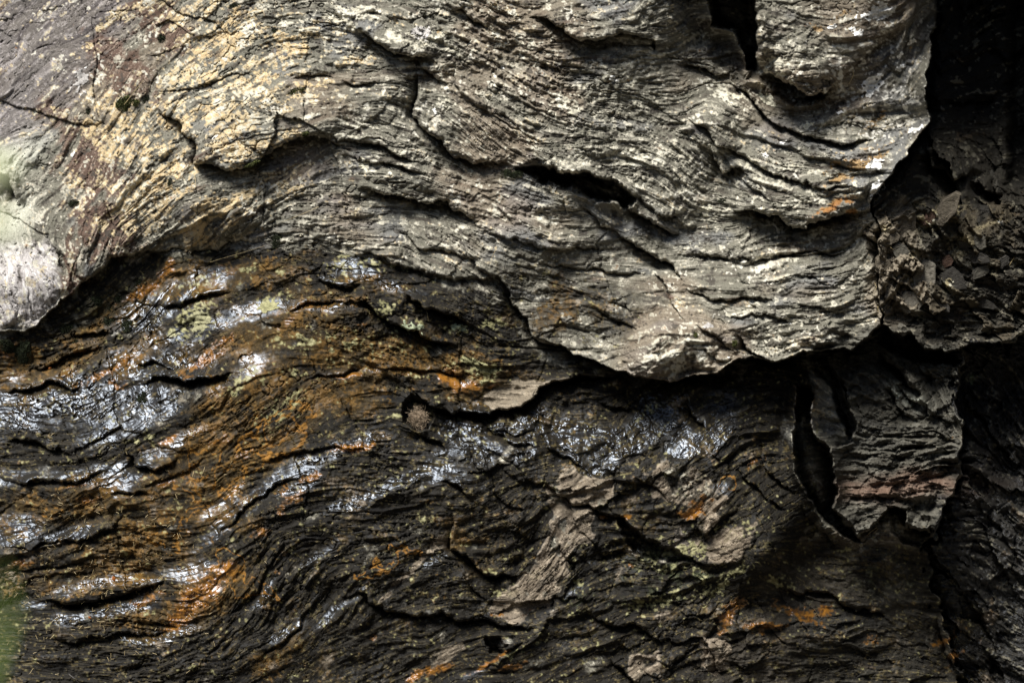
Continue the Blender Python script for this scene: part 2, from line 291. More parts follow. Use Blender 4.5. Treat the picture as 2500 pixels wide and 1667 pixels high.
# stepped edges, cracks and ledges traced along the bedding
LIPS = [
 ("372,253 390,278 434,300 463,336 477,362 474,398 499,401 542,412 593,405 651,380 687,354 741,340 795,351 850,369", 22, 22, 40, 22),
 ("361,217 452,210 560,180 640,165", 6, 6, 16, 10),
 ("861,54 908,83 952,119 1006,137 1042,141 1071,159", 26, 30, 40, 26),
 ("1017,145 1013,195 1009,224 1006,275 1038,318 1078,343 1089,362 1132,390 1172,398 1223,401 1262,409", 20, 24, 40, 18),
 ("1020,152 1049,177 1103,199", 18, 18, 24, 16),
 ("1096,127 1114,159 1110,202 1157,253 1208,275 1259,289", 9, 10, 22, 14),
 ("1078,7 1125,14 1172,51 1200,70", 14, 14, 30, 18),
 ("1277,33 1331,43 1367,54 1393,80 1418,94 1461,94 1523,83 1613,83", 22, 26, 40, 20),
 ("1577,83 1613,85 1613,119 1600,125", 16, 20, 16, 14),
 ("1600,125 1700,150 1780,160", 6, 8, 20, 12),
 ("825,197 861,199 933,210", 10, 12, 26, 14), ("700,190 780,185 825,197", 6, 8, 26, 12),
 ("825,351 872,354 933,365 977,380 1035,394", 18, 22, 22, 16),
 ("825,390 897,390 962,401 1028,419 1060,440", 14, 16, 20, 14),
 ("861,448 915,466 998,481 1078,495 1150,535 1179,564", 24, 28, 34, 22),
 ("1266,414 1367,420 1440,417 1487,429 1523,455", 26, 40, 50, 30),
 ("1418,499 1469,546 1512,564", 12, 14, 18, 12), ("1360,478 1388,520", 10, 10, 14, 10), ("1212,500 1252,560", 8, 10, 20, 12),
 ("1487,466 1548,524 1620,564 1660,580", 26, 30, 34, 22), ("1545,480 1600,520 1680,540", 14, 14, 20, 14),
 ("1158,550 1187,572 1259,586 1320,604 1349,611 1418,604 1461,609 1512,604", 12, 14, 30, 16),
 ("1487,550 1530,579 1566,611 1620,637 1675,691", 24, 28, 34, 18),
 ("1595,658 1620,695 1642,749 1675,796", 14, 16, 24, 14),
 ("1277,637 1367,651 1476,658 1566,662 1602,673", 8, 9, 18, 10),
 ("1288,637 1320,677", 8, 8, 14, 10), ("1440,752 1465,774 1530,789 1584,807", 12, 12, 18, 12), ("1500,740 1535,748 1560,790", 12, 14, 12, 12),
 ("847,620 933,622 977,640 1042,662 1143,683 1179,688", 12, 14, 24, 14),
 ("944,554 1042,601 1107,619 1150,644 1187,677 1223,684 1244,709 1259,752 1284,781", 10, 12, 24, 12),
 ("1244,709 1259,752 1284,781 1299,818 1320,828 1375,836 1403,872 1458,883 1494,897 1566,912 1602,922", 24, 26, 36, 20),
 ("825,734 897,742 912,767 944,785 990,800 1050,835 1140,850", 20, 24, 28, 18),
 ("980,720 1042,752 1096,756 1143,781 1165,790", 24, 26, 26, 18),
 ("770,666 795,684 850,702 900,712", 18, 20, 20, 16),
 ("700,775 760,738 850,734", 12, 14, 24, 14),
 ("1650,626 1740,633 1813,633 1903,619 1975,615 2037,615 2102,604", 13, 15, 22, 12),
 ("1650,691 1697,713 1758,724 1794,727 1852,731 1889,742 1903,763", 14, 16, 24, 14),
 ("1755,778 1820,774 1867,770 1903,781 1975,785", 12, 14, 18, 12),
 ("1794,825 1823,857 1867,875 1900,880", 20, 26, 18, 18), ("1690,790 1740,830 1800,872", 14, 14, 20, 14),
 ("1957,745 2058,745", 8, 10, 14, 10), ("1903,676 1957,676 2030,684 2080,682", 6, 8, 14, 8), ("1700,850 1750,880 1800,882", 8, 12, 14, 12),
 ("1860,150 1870,170 1892,184 1920,205 1960,232 2010,225 2050,205", 34, 58, 40, 30),
 ("2010,225 2060,198 2100,150 2150,110 2190,70", 10, 14, 26, 16),
 ("1780,184 1823,231 1852,268 1867,289 1910,307 1957,318 1997,340 2040,347 2077,338 2127,336 2149,325", 20, 22, 34, 16),
 ("1672,268 1686,289 1722,307 1744,340 1769,362 1795,383 1852,401 1925,434 1975,459 2030,463 2100,455", 18, 20, 34, 18),
 ("1733,336 1733,390 1748,420 1802,423 1840,440", 20, 24, 26, 20),
 ("1650,159 1722,170 1769,174 1820,163", 18, 22, 22, 18),
 ("1783,502 1852,510 1885,535 1925,553 1968,555 2012,539 2070,521 2120,503", 34, 52, 40, 34),
 ("2115,448 2118,495", 10, 12, 12, 10), ("1780,420 1830,460 1900,500", 10, 12, 20, 14),
 ("0,814 51,810 90,792 127,767 145,742 235,658 289,615 344,611 398,619 445,610 488,619 532,615 564,593 644,601", 9, 12, 50, 16),
 ("135,600 150,640 175,660 190,720", -14, -14, 24, 20), ("125,595 150,625 155,655", 8, 8, 16, 10), ("255,440 250,490 285,575", 8, 8, 14, 8),
 ("0,420 20,440 40,480 45,500", 26, 26, 26, 22),
 ("380,763 452,745 524,724 579,713", 14, 16, 30, 18), ("163,818 253,807 289,814", 14, 16, 20, 14),
 ("72,897 145,872 202,857 260,840", 14, 16, 24, 14), ("0,960 60,940 127,925 174,951 200,930", 18, 22, 24, 20),
 ("340,940 369,926 452,922 542,915 579,904", 26, 30, 30, 22), ("330,890 372,900 420,910", 12, 14, 20, 12),
 ("0,1081 72,1085 127,1107 200,1110", 20, 24, 30, 20),
 ("0,1162 45,1180 90,1180 174,1168 260,1140", 20, 22, 30, 20), ("280,1100 318,1107 325,1132 362,1147 398,1140 440,1120", 24, 30, 26, 22),
 ("268,1205 318,1205 380,1215", 12, 14, 16, 12), ("0,1349 54,1346 108,1331 200,1317 253,1302 330,1270", 14, 16, 30, 18),
 ("72,1465 145,1472 217,1469 307,1454 343,1436 420,1400", 26, 30, 34, 20), ("110,1545 137,1555 253,1556 354,1538 434,1534", 16, 18, 26, 16),
 ("0,1400 100,1390 200,1375 300,1352", 8, 8, 20, 12), ("0,1425 120,1412 260,1385", 6, 8, 16, 10), ("310,1520 380,1505 450,1530", 12, 14, 20, 14),
 ("520,1330 600,1240 680,1185 760,1150", 14, 16, 30, 18), ("640,1130 700,1110 780,1085", 12, 12, 24, 14), ("330,1200 420,1170 520,1110", 8, 8, 20, 12),
 ("560,1520 620,1440 650,1380 700,1290", 10, 10, 24, 14), ("600,1640 700,1560 760,1490 810,1450", 12, 12, 26, 14),
 ("897,890 988,903 1060,909 1194,930", 10, 12, 16, 12), ("750,915 830,905 897,893", 8, 10, 18, 12),
 ("998,962 1049,987 1107,1006 1187,1013 1215,1002 1270,984 1299,970 1338,940 1403,930 1500,915", 34, 40, 50, 26),
 ("985,1045 1050,1070 1080,1090 1100,1110", 22, 24, 20, 18), ("1160,1045 1180,1020 1200,1040 1240,1050 1290,1060 1331,1034", 12, 12, 20, 14),
 ("1335,1034 1331,1056 1346,1092 1367,1114 1404,1122 1450,1147", 16, 20, 24, 16), ("1523,1045 1534,1071 1548,1081", 16, 18, 20, 12),
 ("1183,1025 1220,1055 1290,1080 1330,1075", 16, 16, 24, 16), ("1155,1095 1170,1125 1190,1140", 14, 16, 18, 14), ("1690,970 1700,1015 1740,1060", 16, 18, 24, 14),
 ("1450,985 1500,1000 1560,990", 12, 14, 20, 14),
 ("1071,1169 1107,1176 1136,1208 1165,1241", 20, 24, 24, 16), ("880,1240 960,1200 1030,1175 1071,1169", -12, -12, 24, 16),
 ("1331,1147 1338,1187 1367,1212 1418,1230 1436,1226 1469,1245 1512,1259 1530,1270 1560,1305 1600,1335 1650,1352", 22, 26, 26, 16),
 ("1494,1147 1512,1183 1550,1215", 12, 14, 16, 12), ("1530,1154 1584,1183 1620,1198 1640,1240", 14, 16, 20, 14),
 ("1114,1245 1111,1331 1143,1360 1176,1389 1208,1407 1310,1395", 30, 36, 40, 24),
 ("825,1447 886,1451 905,1476 944,1487 1013,1509 1078,1501 1132,1519 1201,1527 1259,1530 1324,1537", 26, 30, 30, 20),
 ("1187,1559 1210,1575 1240,1590 1280,1570", 18, 20, 20, 16), ("1418,1465 1454,1505 1494,1527 1545,1537 1640,1560", 24, 28, 28, 20),
 ("1487,1603 1534,1657 1560,1690", 26, 30, 26, 18), ("1140,1425 1172,1458 1201,1469", 14, 16, 20, 14), ("1400,1260 1450,1330 1520,1380", 10, 10, 24, 14),
 ("2134,850 2174,893 2210,933 2246,958", 34, 40, 34, 20), ("2185,940 2229,991 2243,1005", 20, 24, 24, 14), ("2250,885 2270,900 2290,918", 14, 16, 20, 12),
 ("2155,930 2175,985 2195,1005 2225,1015", 18, 22, 18, 14), ("2272,998 2308,1031", 16, 20, 20, 12), ("2040,920 2070,960 2085,1010", 20, 24, 18, 14),
 ("2035,1165 2090,1165 2150,1160 2200,1180 2280,1170 2330,1175", 8, 8, 16, 10), ("2110,1205 2150,1225 2200,1222 2260,1230 2310,1225", 10, 10, 14, 10),
 ("2095,1085 2160,1095 2250,1090 2330,1110", 8, 8, 16, 10), ("2080,1195 2110,1165 2150,1185", 8, 8, 12, 8),
 ("1809,1136 1838,1180 1852,1187 1880,1240", 18, 20, 18, 14), ("1874,1219 1932,1259", 16, 20, 18, 14), ("1953,1258 2000,1290 2048,1335", 28, 34, 22, 18),
 ("1650,1357 1722,1371 1790,1370", 12, 14, 20, 14), ("1885,1404 1932,1443 1975,1447 2030,1451 2077,1483 2138,1490 2192,1527", 24, 28, 26, 18),
 ("2265,1302 2279,1353 2319,1389 2360,1440", 20, 22, 24, 18), ("1751,1102 1787,1136", 12, 14, 16, 12), ("1850,1060 1880,1150 1960,1230", 16, 18, 20, 16),
 ("1675,1130 1650,1190", 7, 8, 10, 8), ("1718,1118 1690,1190 1657,1245", 7, 8, 10, 8), ("1770,1234 1740,1260 1711,1295", 7, 8, 10, 8), ("1697,1320 1770,1280 1800,1240", 7, 8, 12, 10),
 ("1700,1560 1760,1640 1790,1630", 16, 18, 20, 14), ("1600,1640 1720,1560", 12, 12, 20, 14), ("2000,1560 2120,1590 2200,1580", 10, 12, 20, 14),
 ("2261,362 2286,412 2312,416 2330,441 2366,434 2376,410", 40, 60, 30, 22), ("2376,441 2410,465 2460,482", 30, 50, 30, 22), ("2290,230 2350,250 2440,240", 20, 24, 30, 20),
 ("2350,960 2420,1060 2500,1160", 24, 28, 34, 24), ("2360,1180 2430,1290 2520,1400", 20, 22, 34, 24), ("2330,1420 2400,1500 2440,1600", 24, 28, 34, 24), ("2280,1500 2310,1600 2370,1680", 34, 60, 34, 30),
]
for (s, A, B, wa, wb) in LIPS:
    big = 1.0 if abs(A) < 20 else 1.45
    yy = float(s.split()[0].split(',')[1])
    if yy > 1000: big = 1.0; A *= 0.85; B *= 0.72
    lip(HM, s, A * 1.75, B * 2.0 * big, wa * 1.1, wb * (1.0 if big == 1 else 1.3))

# faces that tip up towards the open sky (wet glinting shelves) and faces that tip away
def blobs0(s):
    m = np.zeros((H, W), np.float32)
    for t in s.split():
        v = [float(c) for c in t.split(',')]
        x, y, rx, ry = v[:4]; a = math.radians(v[4]) if len(v) > 4 else 0; st = v[5] if len(v) > 5 else 1
        R = 2.6 * max(rx, ry)
        i0, i1 = np.searchsorted(vs, [y - R, y + R]); j0, j1 = np.searchsorted(us, [x - R, x + R])
        dx = WU[i0:i1, j0:j1] - x; dy = WV[i0:i1, j0:j1] - y
        p = dx * math.cos(a) - dy * math.sin(a); q = dx * math.sin(a) + dy * math.cos(a)
        m[i0:i1, j0:j1] = np.maximum(m[i0:i1, j0:j1], st * np.exp(-(0.5 * ((p / rx) ** 2 + (q / ry) ** 2)) ** 1.5))
    return m
UPF = blobs0("""120,970,130,50,10 320,965,130,50,25 430,930,80,35,25 340,1020,130,24,25 60,1000,80,40,10 400,745,100,34,25 300,790,60,20,20,.6 500,700,60,26,20 300,870,80,20,20,.6 630,765,90,18,10 780,750,60,12,0 450,820,60,24,20,.6
 90,1165,110,13,3 240,1145,60,13,12 300,1160,50,26,10 375,1115,60,16,20 430,1080,60,12,20,.7 30,1295,60,30,10 170,1308,70,12,15 290,1205,30,12,0 280,1412,70,12,10 410,1392,70,13,12 250,1490,110,15,12 160,1440,50,8,15
 70,1480,24,12,0 480,1395,40,14,25,.8 520,1440,30,10,25,.6 600,1240,130,13,42 720,1175,60,15,30 760,1135,50,12,20 545,1225,60,8,40 870,1215,110,11,25 970,1180,80,14,18 1070,1160,60,14,10 1140,1180,40,12,0,.7 390,1545,70,10,10
 640,1455,60,7,60 700,1545,50,6,35 820,1490,60,7,40 1070,1365,40,11,20 760,1370,50,8,40,.8
 1150,1050,60,40,0 1230,1085,110,34,10 1300,1060,50,30,0 1420,1070,80,26,0 1560,1060,100,26,30 1700,1070,70,34,30 1600,1000,50,30,30 1250,1005,60,22,10 1440,1120,50,20,0 1760,990,60,40,20,.7 1640,960,50,20,30,.6
 1760,1200,26,16,0 900,680,80,12,-15 980,700,50,10,-20 830,680,40,12,0 880,640,50,8,0,.7 1090,925,60,8,-22 850,905,60,6,0 860,1080,50,9,10 590,905,90,18,30,.6 1300,1480,60,8,20,.6 1410,1440,40,8,25,.7 1500,1360,60,6,20,.7 1160,1640,60,10,25,.6""")
DNF = blobs0("""1690,70,40,70,10,1 1780,60,60,80,20,1 1745,380,24,70,-35,.9 1560,90,40,30,-30,.5 1840,215,60,24,-35,1 1970,245,60,16,5,1 2080,200,50,16,35,.8 1900,330,70,14,-25,.7 1820,535,70,18,-20,1 1960,570,60,14,5,.8 1470,450,60,30,-30,1 1600,600,60,20,-35,.8 1010,180,30,40,-30,.8 1080,360,60,20,-30,.7 1000,465,60,14,-12,.8 560,415,60,12,-5,.7 880,380,60,14,-8,.7 1350,640,80,20,-10,.4 1280,720,30,50,-60,.6 1100,770,60,20,-25,.7 950,640,80,20,-20,.6 1850,800,50,16,0,.5 1830,860,40,16,-20,.8 1400,860,80,16,-15,.7 430,1120,14,40,-30,.6 1500,470,50,24,-40,.8 1030,240,16,60,80,.6 1400,760,80,30,-20,.5 1250,720,50,60,0,.5 900,1420,200,40,10,.35 1130,1300,50,60,0,.5 1000,1500,160,40,5,.3 700,1620,160,30,20,.3 2100,1400,160,60,0,.7 2200,1550,120,120,0,.7
 2000,1600,160,60,0,.5 800,1290,150,60,30,.4 1700,440,50,30,-30,.5 1760,520,60,18,-10,.5 1950,960,60,80,0,.6 2000,1130,30,80,0,.7 2230,650,130,80,0,.25 2330,760,140,60,0,.5 1180,340,100,60,-20,.35""")
FLT = blobs0('2175,190,75,150,0,.9 2150,350,80,80,20,.9 2060,60,120,60,10,.6 2000,400,120,60,0,.6 2200,660,50,90,0,.6 2200,1120,110,120,0,.5 100,300,160,160,0,.4')
kk = 4
hh, ww = H // kk, W // kk
px = STEP * kk * S
lo = lin(blur(HM, 9), hh, ww); mU = np.clip(lin(UPF, hh, ww) * 1.2, 0, 1); mD = lin(DNF, hh, ww); mF = lin(FLT, hh, ww)
hv = (SUN_DIR + Vector((0, -1, 0))).normalized()
tx, ty = hv.x / hv.y, -hv.z / hv.y
mB = lin(poly('-400,840 640,640 1000,660 1290,860 1600,950 1930,960 1950,1260 1700,1500 1600,2000 -400,2000', 40), hh, ww) * np.clip(1 - 1.3 * mU, 0, 1) * 0.6
fy = np.fft.fftfreq(2 * hh)[:, None]; fx = np.fft.rfftfreq(2 * ww)[None, :]
den = (2 * np.cos(2 * np.pi * fx) - 2 + 2 * np.cos(2 * np.pi * fy) - 2) / px ** 2 - 1.0 / 2.0 ** 2
tot = np.zeros((hh, ww))
for it in range(4):
    gy_, gx_ = np.gradient(lo + tot, px)
    wgt = 1.0 if it < 2 else 1.3
    ax = mU * wgt * (tx - gx_) + mD * (-0.55 - gx_) * 0.5 + mB * (-0.10 - gx_) * 0.5
    ay = mU * wgt * (ty - gy_) + mD * (-0.75 - gy_) * 0.5 + mB * (-0.28 - gy_) * 0.5
    ax = ax + mF * 0.8 * (0.12 - gx_); ay = ay + mF * 0.8 * (0.15 - gy_)
    ax = np.clip(ax, -1.2, 1.2); ay = np.clip(ay, -1.2, 1.2)
    ext = np.zeros((2 * hh, 2 * ww)); ext[:hh, :ww] = np.gradient(ax, px, axis=1) + np.gradient(ay, px, axis=0)
    tot = tot + np.fft.irfft2(np.fft.rfft2(ext) / den, s=ext.shape)[:hh, :ww]
HM += resize(tot.astype(np.float32), H, W)
HM += 0.035 * poly('1870,-200 1858,80 1868,150 1900,178 1955,222 2010,216 2060,190 2110,140 2190,60 2190,-200', 22)
HM += 0.03 * poly('1700,300 1780,200 1860,300 1960,330 2100,345 2200,330 2230,360 2120,480 2000,530 1900,520 1790,440', 26)
calm = 1 - 0.66 * np.clip(blur(UPF, 4), 0, 1)

# rubble: angular plates packed into the crevice
RUB = poly("2105,565 2160,500 2260,470 2330,480 2480,500 2520,560 2520,790 2420,830 2320,850 2265,845 2230,808 2150,805 2110,740 2125,650", 10)
RUB = np.maximum(RUB, 0.55 * poly("1620,1380 1800,1390 1900,1450 2250,1540 2300,1640 2300,1760 1560,1760 1560,1540", 30))
RUB = np.maximum(RUB, 0.45 * poly("1330,940 1560,930 1700,960 1560,1010 1450,1010 1340,980", 14))
def plates(n, x0, x1, y0, y1, amp, tilt, ang):
    P = np.stack([rng.uniform(x0, x1, n), rng.uniform(y0, y1, n)], 1)
    i0, i1 = np.searchsorted(vs, [y0, y1]); j0, j1 = np.searchsorted(us, [x0, x1])
    x = UU[i0:i1, j0:j1] + 1.2 * (WU - UU)[i0:i1, j0:j1]; y = VV[i0:i1, j0:j1] + 1.2 * (WV - VV)[i0:i1, j0:j1]
    b1 = np.full(x.shape, 1e9, np.float32); b2 = b1.copy(); idx = np.zeros(x.shape, np.int32)
    ca, sa = math.cos(ang), math.sin(ang)
    for k in range(n):
        dx = x - P[k, 0]; dy = y - P[k, 1]
        p = (dx * ca + dy * sa) * 0.62; q = (-dx * sa + dy * ca) * 1.35
        d = np.hypot(p, q); up = d < b1
        b2 = np.where(up, b1, np.minimum(b2, d)); b1 = np.where(up, d, b1); idx = np.where(up, k, idx)
    off = rng.uniform(-amp, amp, n)[idx]; tx = rng.normal(0, tilt, n)[idx]; ty = (rng.normal(0, tilt, n) + tilt * 0.9)[idx]
    z = off + tx * (x - P[idx, 0]) + ty * (y - P[idx, 1]) - 9 * np.exp(-(b2 - b1) / 2.2)
    out = np.zeros((H, W), np.float32); out[i0:i1, j0:j1] = z * 0.001
    return out
PL = plates(110, 2080, 2540, 440, 880, 24, 0.26, math.radians(40)) + 0.35 * plates(500, 2080, 2540, 440, 880, 16, 0.5, math.radians(20))
PL += plates(420, 1290, 2340, 900, 1780, 11, 0.26, math.radians(-15))
PLG = plates(700, -230, 2730, -230, 1100, 9, 0.12, math.radians(-8))
HM += PLG * 0.35 * sstep(fbm(140, 3), -0.2, 1.0) * poly('-180,-180 2680,-180 2680,1000 -180,1000', 60)
HM += plates(80, 1950, 2380, 840, 1340, 13, 0.20, math.radians(-30)) * M4 * 0.8
HM += (plates(150, 2230, 2740, 820, 1890, 30, 0.40, math.radians(52)) * M5 + plates(60, 2230, 2740, -200, 500, 30, 0.35, math.radians(70)) * M3) * 1.0
HM += plates(70, -220, 2300, -220, 1600, 7, 0.03, math.radians(62)) * 0.5 * poly('-150,-150 2230,-150 2230,1500 -150,1500', 60)
HM += plates(75, 1080, 1940, 1020, 1740, 16, 0.28, math.radians(-38)) * 0.5 * poly('1180,1130 1830,1120 1850,1600 1200,1640', 60)
HM += PL * RUB

# bedding relief along the foliation: broad ledges down to thin laminae
rough = 0.75 + 0.45 * sstep(fbm(180, 2), -1, 1)
flatTL = poly("-300,-300 560,-300 420,180 330,330 250,560 140,760 -300,800", 60)
rough *= (1 - 0.55 * flatTL) * (1 - 0.40 * poly('-300,-300 900,-300 860,60 700,150 640,380 480,420 420,620 150,740 -300,820', 60))
rough *= 0.72 + 0.42 * sstep(fbm(260, 2), -1.2, 1.2)
smoothW = poly("980,1010 1750,960 1760,1110 1330,1130 1150,1140", 40)
n20a, n10a = fbm(26, 4), fbm(12, 3)
e5 = overhang(L5, 26); e4 = overhang(L4, 16); e3 = overhang(L3, 8); e2 = overhang(L2, 3.5)
rough = rough * calm * (1 - 0.3 * blur(poly('-400,818 350,620 640,600 1000,640 1290,835 1600,930 1930,960 1950,1260 1700,1500 1600,2200 -400,2200', 20), 3))
def chips(a, n):
    b = a * n; f = np.floor(b); t = b - f
    return ((f + sstep(t, 0.0, 0.22)) / n).astype(np.float32)
c1 = norm(chips(L3 + 0.6 * L4 + 0.85 * n20a, 1.5)); c2 = norm(chips(L2 + 0.5 * L3 + 0.9 * n10a, 1.3))
mk = lambda sc: 0.22 + 1.45 * sstep(fbm(sc, 3), -0.9, 1.6)
rough = rough * (1 + 1.3 * np.clip(M3 + M5 + 0.5 * M4, 0, 1))
HM += rough * (0.0075 * e5 * mk(300) + 0.0034 * e4 * mk(160) + 0.0018 * e3 * mk(110) + 0.0012 * e2 * mk(90) + 0.0010 * L1 * mk(120) + 0.0036 * c1 * mk(130) + 0.0018 * c2 * mk(80))
HM += rough * 0.0012 * fbm(7, 2) * mk(100)
HM += 0.0045 * fbm(90, 3) + 0.0010 * fbm(16, 3) * rough + 0.0003 * vnoise(4.0)
# thin open cracks follow contour lines of stretched noise
crk = np.exp(-(L4c / 0.055) ** 2) * sstep(fbm(120, 2), -0.4, 0.9) + 0.6 * np.exp(-(L3c / 0.06) ** 2) * sstep(fbm(80, 2), -0.3, 0.9)
crk = crk + 0.35 * np.exp(-(L2c / 0.07) ** 2) * sstep(fbm(50, 2), 0.0, 1.0)
HM -= 0.011 * np.clip(crk, 0, 1) * (1 - 0.5 * flatTL)
fb = fbm(9, 3)
HM -= 0.004 * sstep(fb, 1.5, 2.4) * rough        # pits

# ------------------------------------------------------------------ surface colour (albedo) and wetness
col = np.zeros((H, W, 3), np.float32)
def mix(m, c):
    global col
    m = np.clip(m, 0, 1)[..., None]
    col = col * (1 - m) + np.array(c, np.float32) * m
def blobs(s):
    m = np.zeros((H, W), np.float32)
    for t in s.split():
        v = [float(c) for c in t.split(',')]
        x, y, rx, ry = v[:4]; a = math.radians(v[4]) if len(v) > 4 else 0; st = v[5] if len(v) > 5 else 1
        R = 2.6 * max(rx, ry)
        i0, i1 = np.searchsorted(vs, [y - R, y + R]); j0, j1 = np.searchsorted(us, [x - R, x + R])
        dx = WU[i0:i1, j0:j1] - x; dy = WV[i0:i1, j0:j1] - y
        p = dx * math.cos(a) - dy * math.sin(a); q = dx * math.sin(a) + dy * math.cos(a)
        m[i0:i1, j0:j1] = np.maximum(m[i0:i1, j0:j1], st * np.exp(-0.5 * ((p / rx) ** 2 + (q / ry) ** 2) * 1.6))
    return m
grain = norm(blur(rng.standard_normal((H, W)).astype(np.float32), 1))
n40, n20, n10, n6 = fbm(44, 5, .65), norm(fbm(20, 4, .7) + 0.25 * grain), norm(fbm(10, 3, .8) + 0.5 * grain), norm(fbm(6, 2, .9) + 0.8 * grain)
n200 = fbm(220, 3); n100 = fbm(100, 3)
M3x = np.clip(M3 + M5 + M4, 0, 1)
# dry grey-brown schist
mix(np.ones((H, W)), (0.158, 0.150, 0.120))
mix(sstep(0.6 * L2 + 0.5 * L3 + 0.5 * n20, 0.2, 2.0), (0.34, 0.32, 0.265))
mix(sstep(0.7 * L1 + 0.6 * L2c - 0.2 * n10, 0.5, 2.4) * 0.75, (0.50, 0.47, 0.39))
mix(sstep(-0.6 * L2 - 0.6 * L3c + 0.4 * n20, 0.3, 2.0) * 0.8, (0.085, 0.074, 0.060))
mix(sstep(n100 + 0.6 * L4, 0.5, 2.0) * 0.5, (0.17, 0.175, 0.185))
mix(sstep(n200 + 0.5 * L5, 0.4, 1.8) * 0.35, (0.24, 0.17, 0.115))
# top left: smooth grey-violet schist
TLm = poly("-300,-300 420,-300 330,60 250,160 170,270 60,360 -300,400", 35)
mix(TLm * 0.8, (0.145, 0.128, 0.120)); mix(TLm * sstep(L3 + 0.6 * L2 + 0.5 * n20, 0.2, 1.9) * 0.85, (0.31, 0.285, 0.275)); mix(TLm * sstep(-L2c - 0.5 * L4, 0.2, 1.8) * 0.8, (0.075, 0.065, 0.065))
mix(TLm * sstep(L1 + 0.6 * n6, 0.8, 2.2) * 0.6, (0.46, 0.42, 0.41))
# brown bands down the left slab
BR = blobs("400,60,60,110,45,1 300,170,55,110,45,1 190,330,45,110,50,.9 235,420,60,110,60,1 270,560,60,100,60,1 170,620,50,50,60,.7 200,690,40,60,60,.9 120,270,60,60,45,.5 340,380,30,60,60,.4")
mix(sstep(BR + 0.16 * L3 + 0.1 * n20, 0.35, 0.7) * 0.9, (0.115, 0.074, 0.056))
mix(sstep(BR, 0.3, 0.6) * sstep(L1 + 0.6 * L2, 0.8, 2.3) * 0.8, (0.42, 0.34, 0.27))
# pale bottom-left lobe
PB = poly("-300,560 40,600 120,600 140,680 140,740 90,792 -300,830", 14)
PB2 = poly("65,610 110,590 135,605 150,660 110,680 75,650", 10)
mix(np.maximum(PB, PB2 * .8), (0.40, 0.375, 0.365)); mix(PB * sstep(L2 + L1, 0.6, 2.0), (0.62, 0.60, 0.58)); mix(PB * sstep(-L2 - 0.5 * L1, 0.7, 2.0) * 0.7, (0.15, 0.13, 0.12))
mix(blobs("25,400,75,32,40,1 30,540,60,34,60,1") * 0.85, (0.66, 0.66, 0.55))
# ochre / buff lichen streaks
TAN = blobs("""440,40,60,40,30,.8 330,25,50,20,30,.55 250,60,50,15,45,.5 540,40,90,50,20,.9 520,110,100,60,30,1.1 600,60,80,60,10,.9 460,170,80,50,35,1 620,170,110,60,20,.9 700,100,110,60,10,.8
 420,300,60,35,10,.9 500,270,110,40,-5,1.1 560,310,90,40,10,.9 470,340,60,30,0,.8 640,250,110,40,15,.7 760,220,90,40,5,.65 600,360,90,30,10,1.0 700,320,80,30,20,.7 820,60,80,40,0,.7 860,130,70,30,-5,.5
 290,280,50,50,60,1 250,330,40,70,60,.9 340,350,60,80,55,.9 420,380,50,50,50,.9 380,470,70,60,55,1.15 420,420,50,40,50,1.1 330,520,60,60,60,.9 290,470,20,80,60,.7 265,560,20,60,60,.7
 270,370,30,60,60,.8 190,360,30,20,60,.6 180,130,30,14,45,.9 210,100,20,12,45,.6 560,490,110,24,20,1.1 500,560,90,26,25,1.1 600,520,70,26,20,.8 650,470,60,20,15,.6 470,600,50,20,20,1 720,470,60,14,10,.6 230,250,40,30,45,.6 390,10,50,20,30,.7
 180,460,50,24,50,.5 320,640,30,16,55,.6 135,260,12,8,0,.7 1230,30,40,14,-10,.35 1000,70,60,30,-20,.5 930,60,60,30,-10,.5""")
tn = TAN * 1.3 + 0.24 * L2 + 0.16 * L3 + 0.30 * n20 + 0.26 * n6
mix(sstep(tn, 0.72, 0.98) * 0.92, (0.46, 0.370, 0.225))
mix(sstep(tn + 0.2 * n40, 1.15, 1.5) * 0.8, (0.56, 0.425, 0.24))
mix(sstep(tn, 0.6, 0.9) * sstep(L1b + 0.5 * n10, 0.6, 1.8) * 0.6, (0.68, 0.62, 0.47))
mix(sstep(tn, 0.5, 0.8) * sstep(-L1b - L2, 0.8, 2.0) * 0.85, (0.09, 0.07, 0.055))
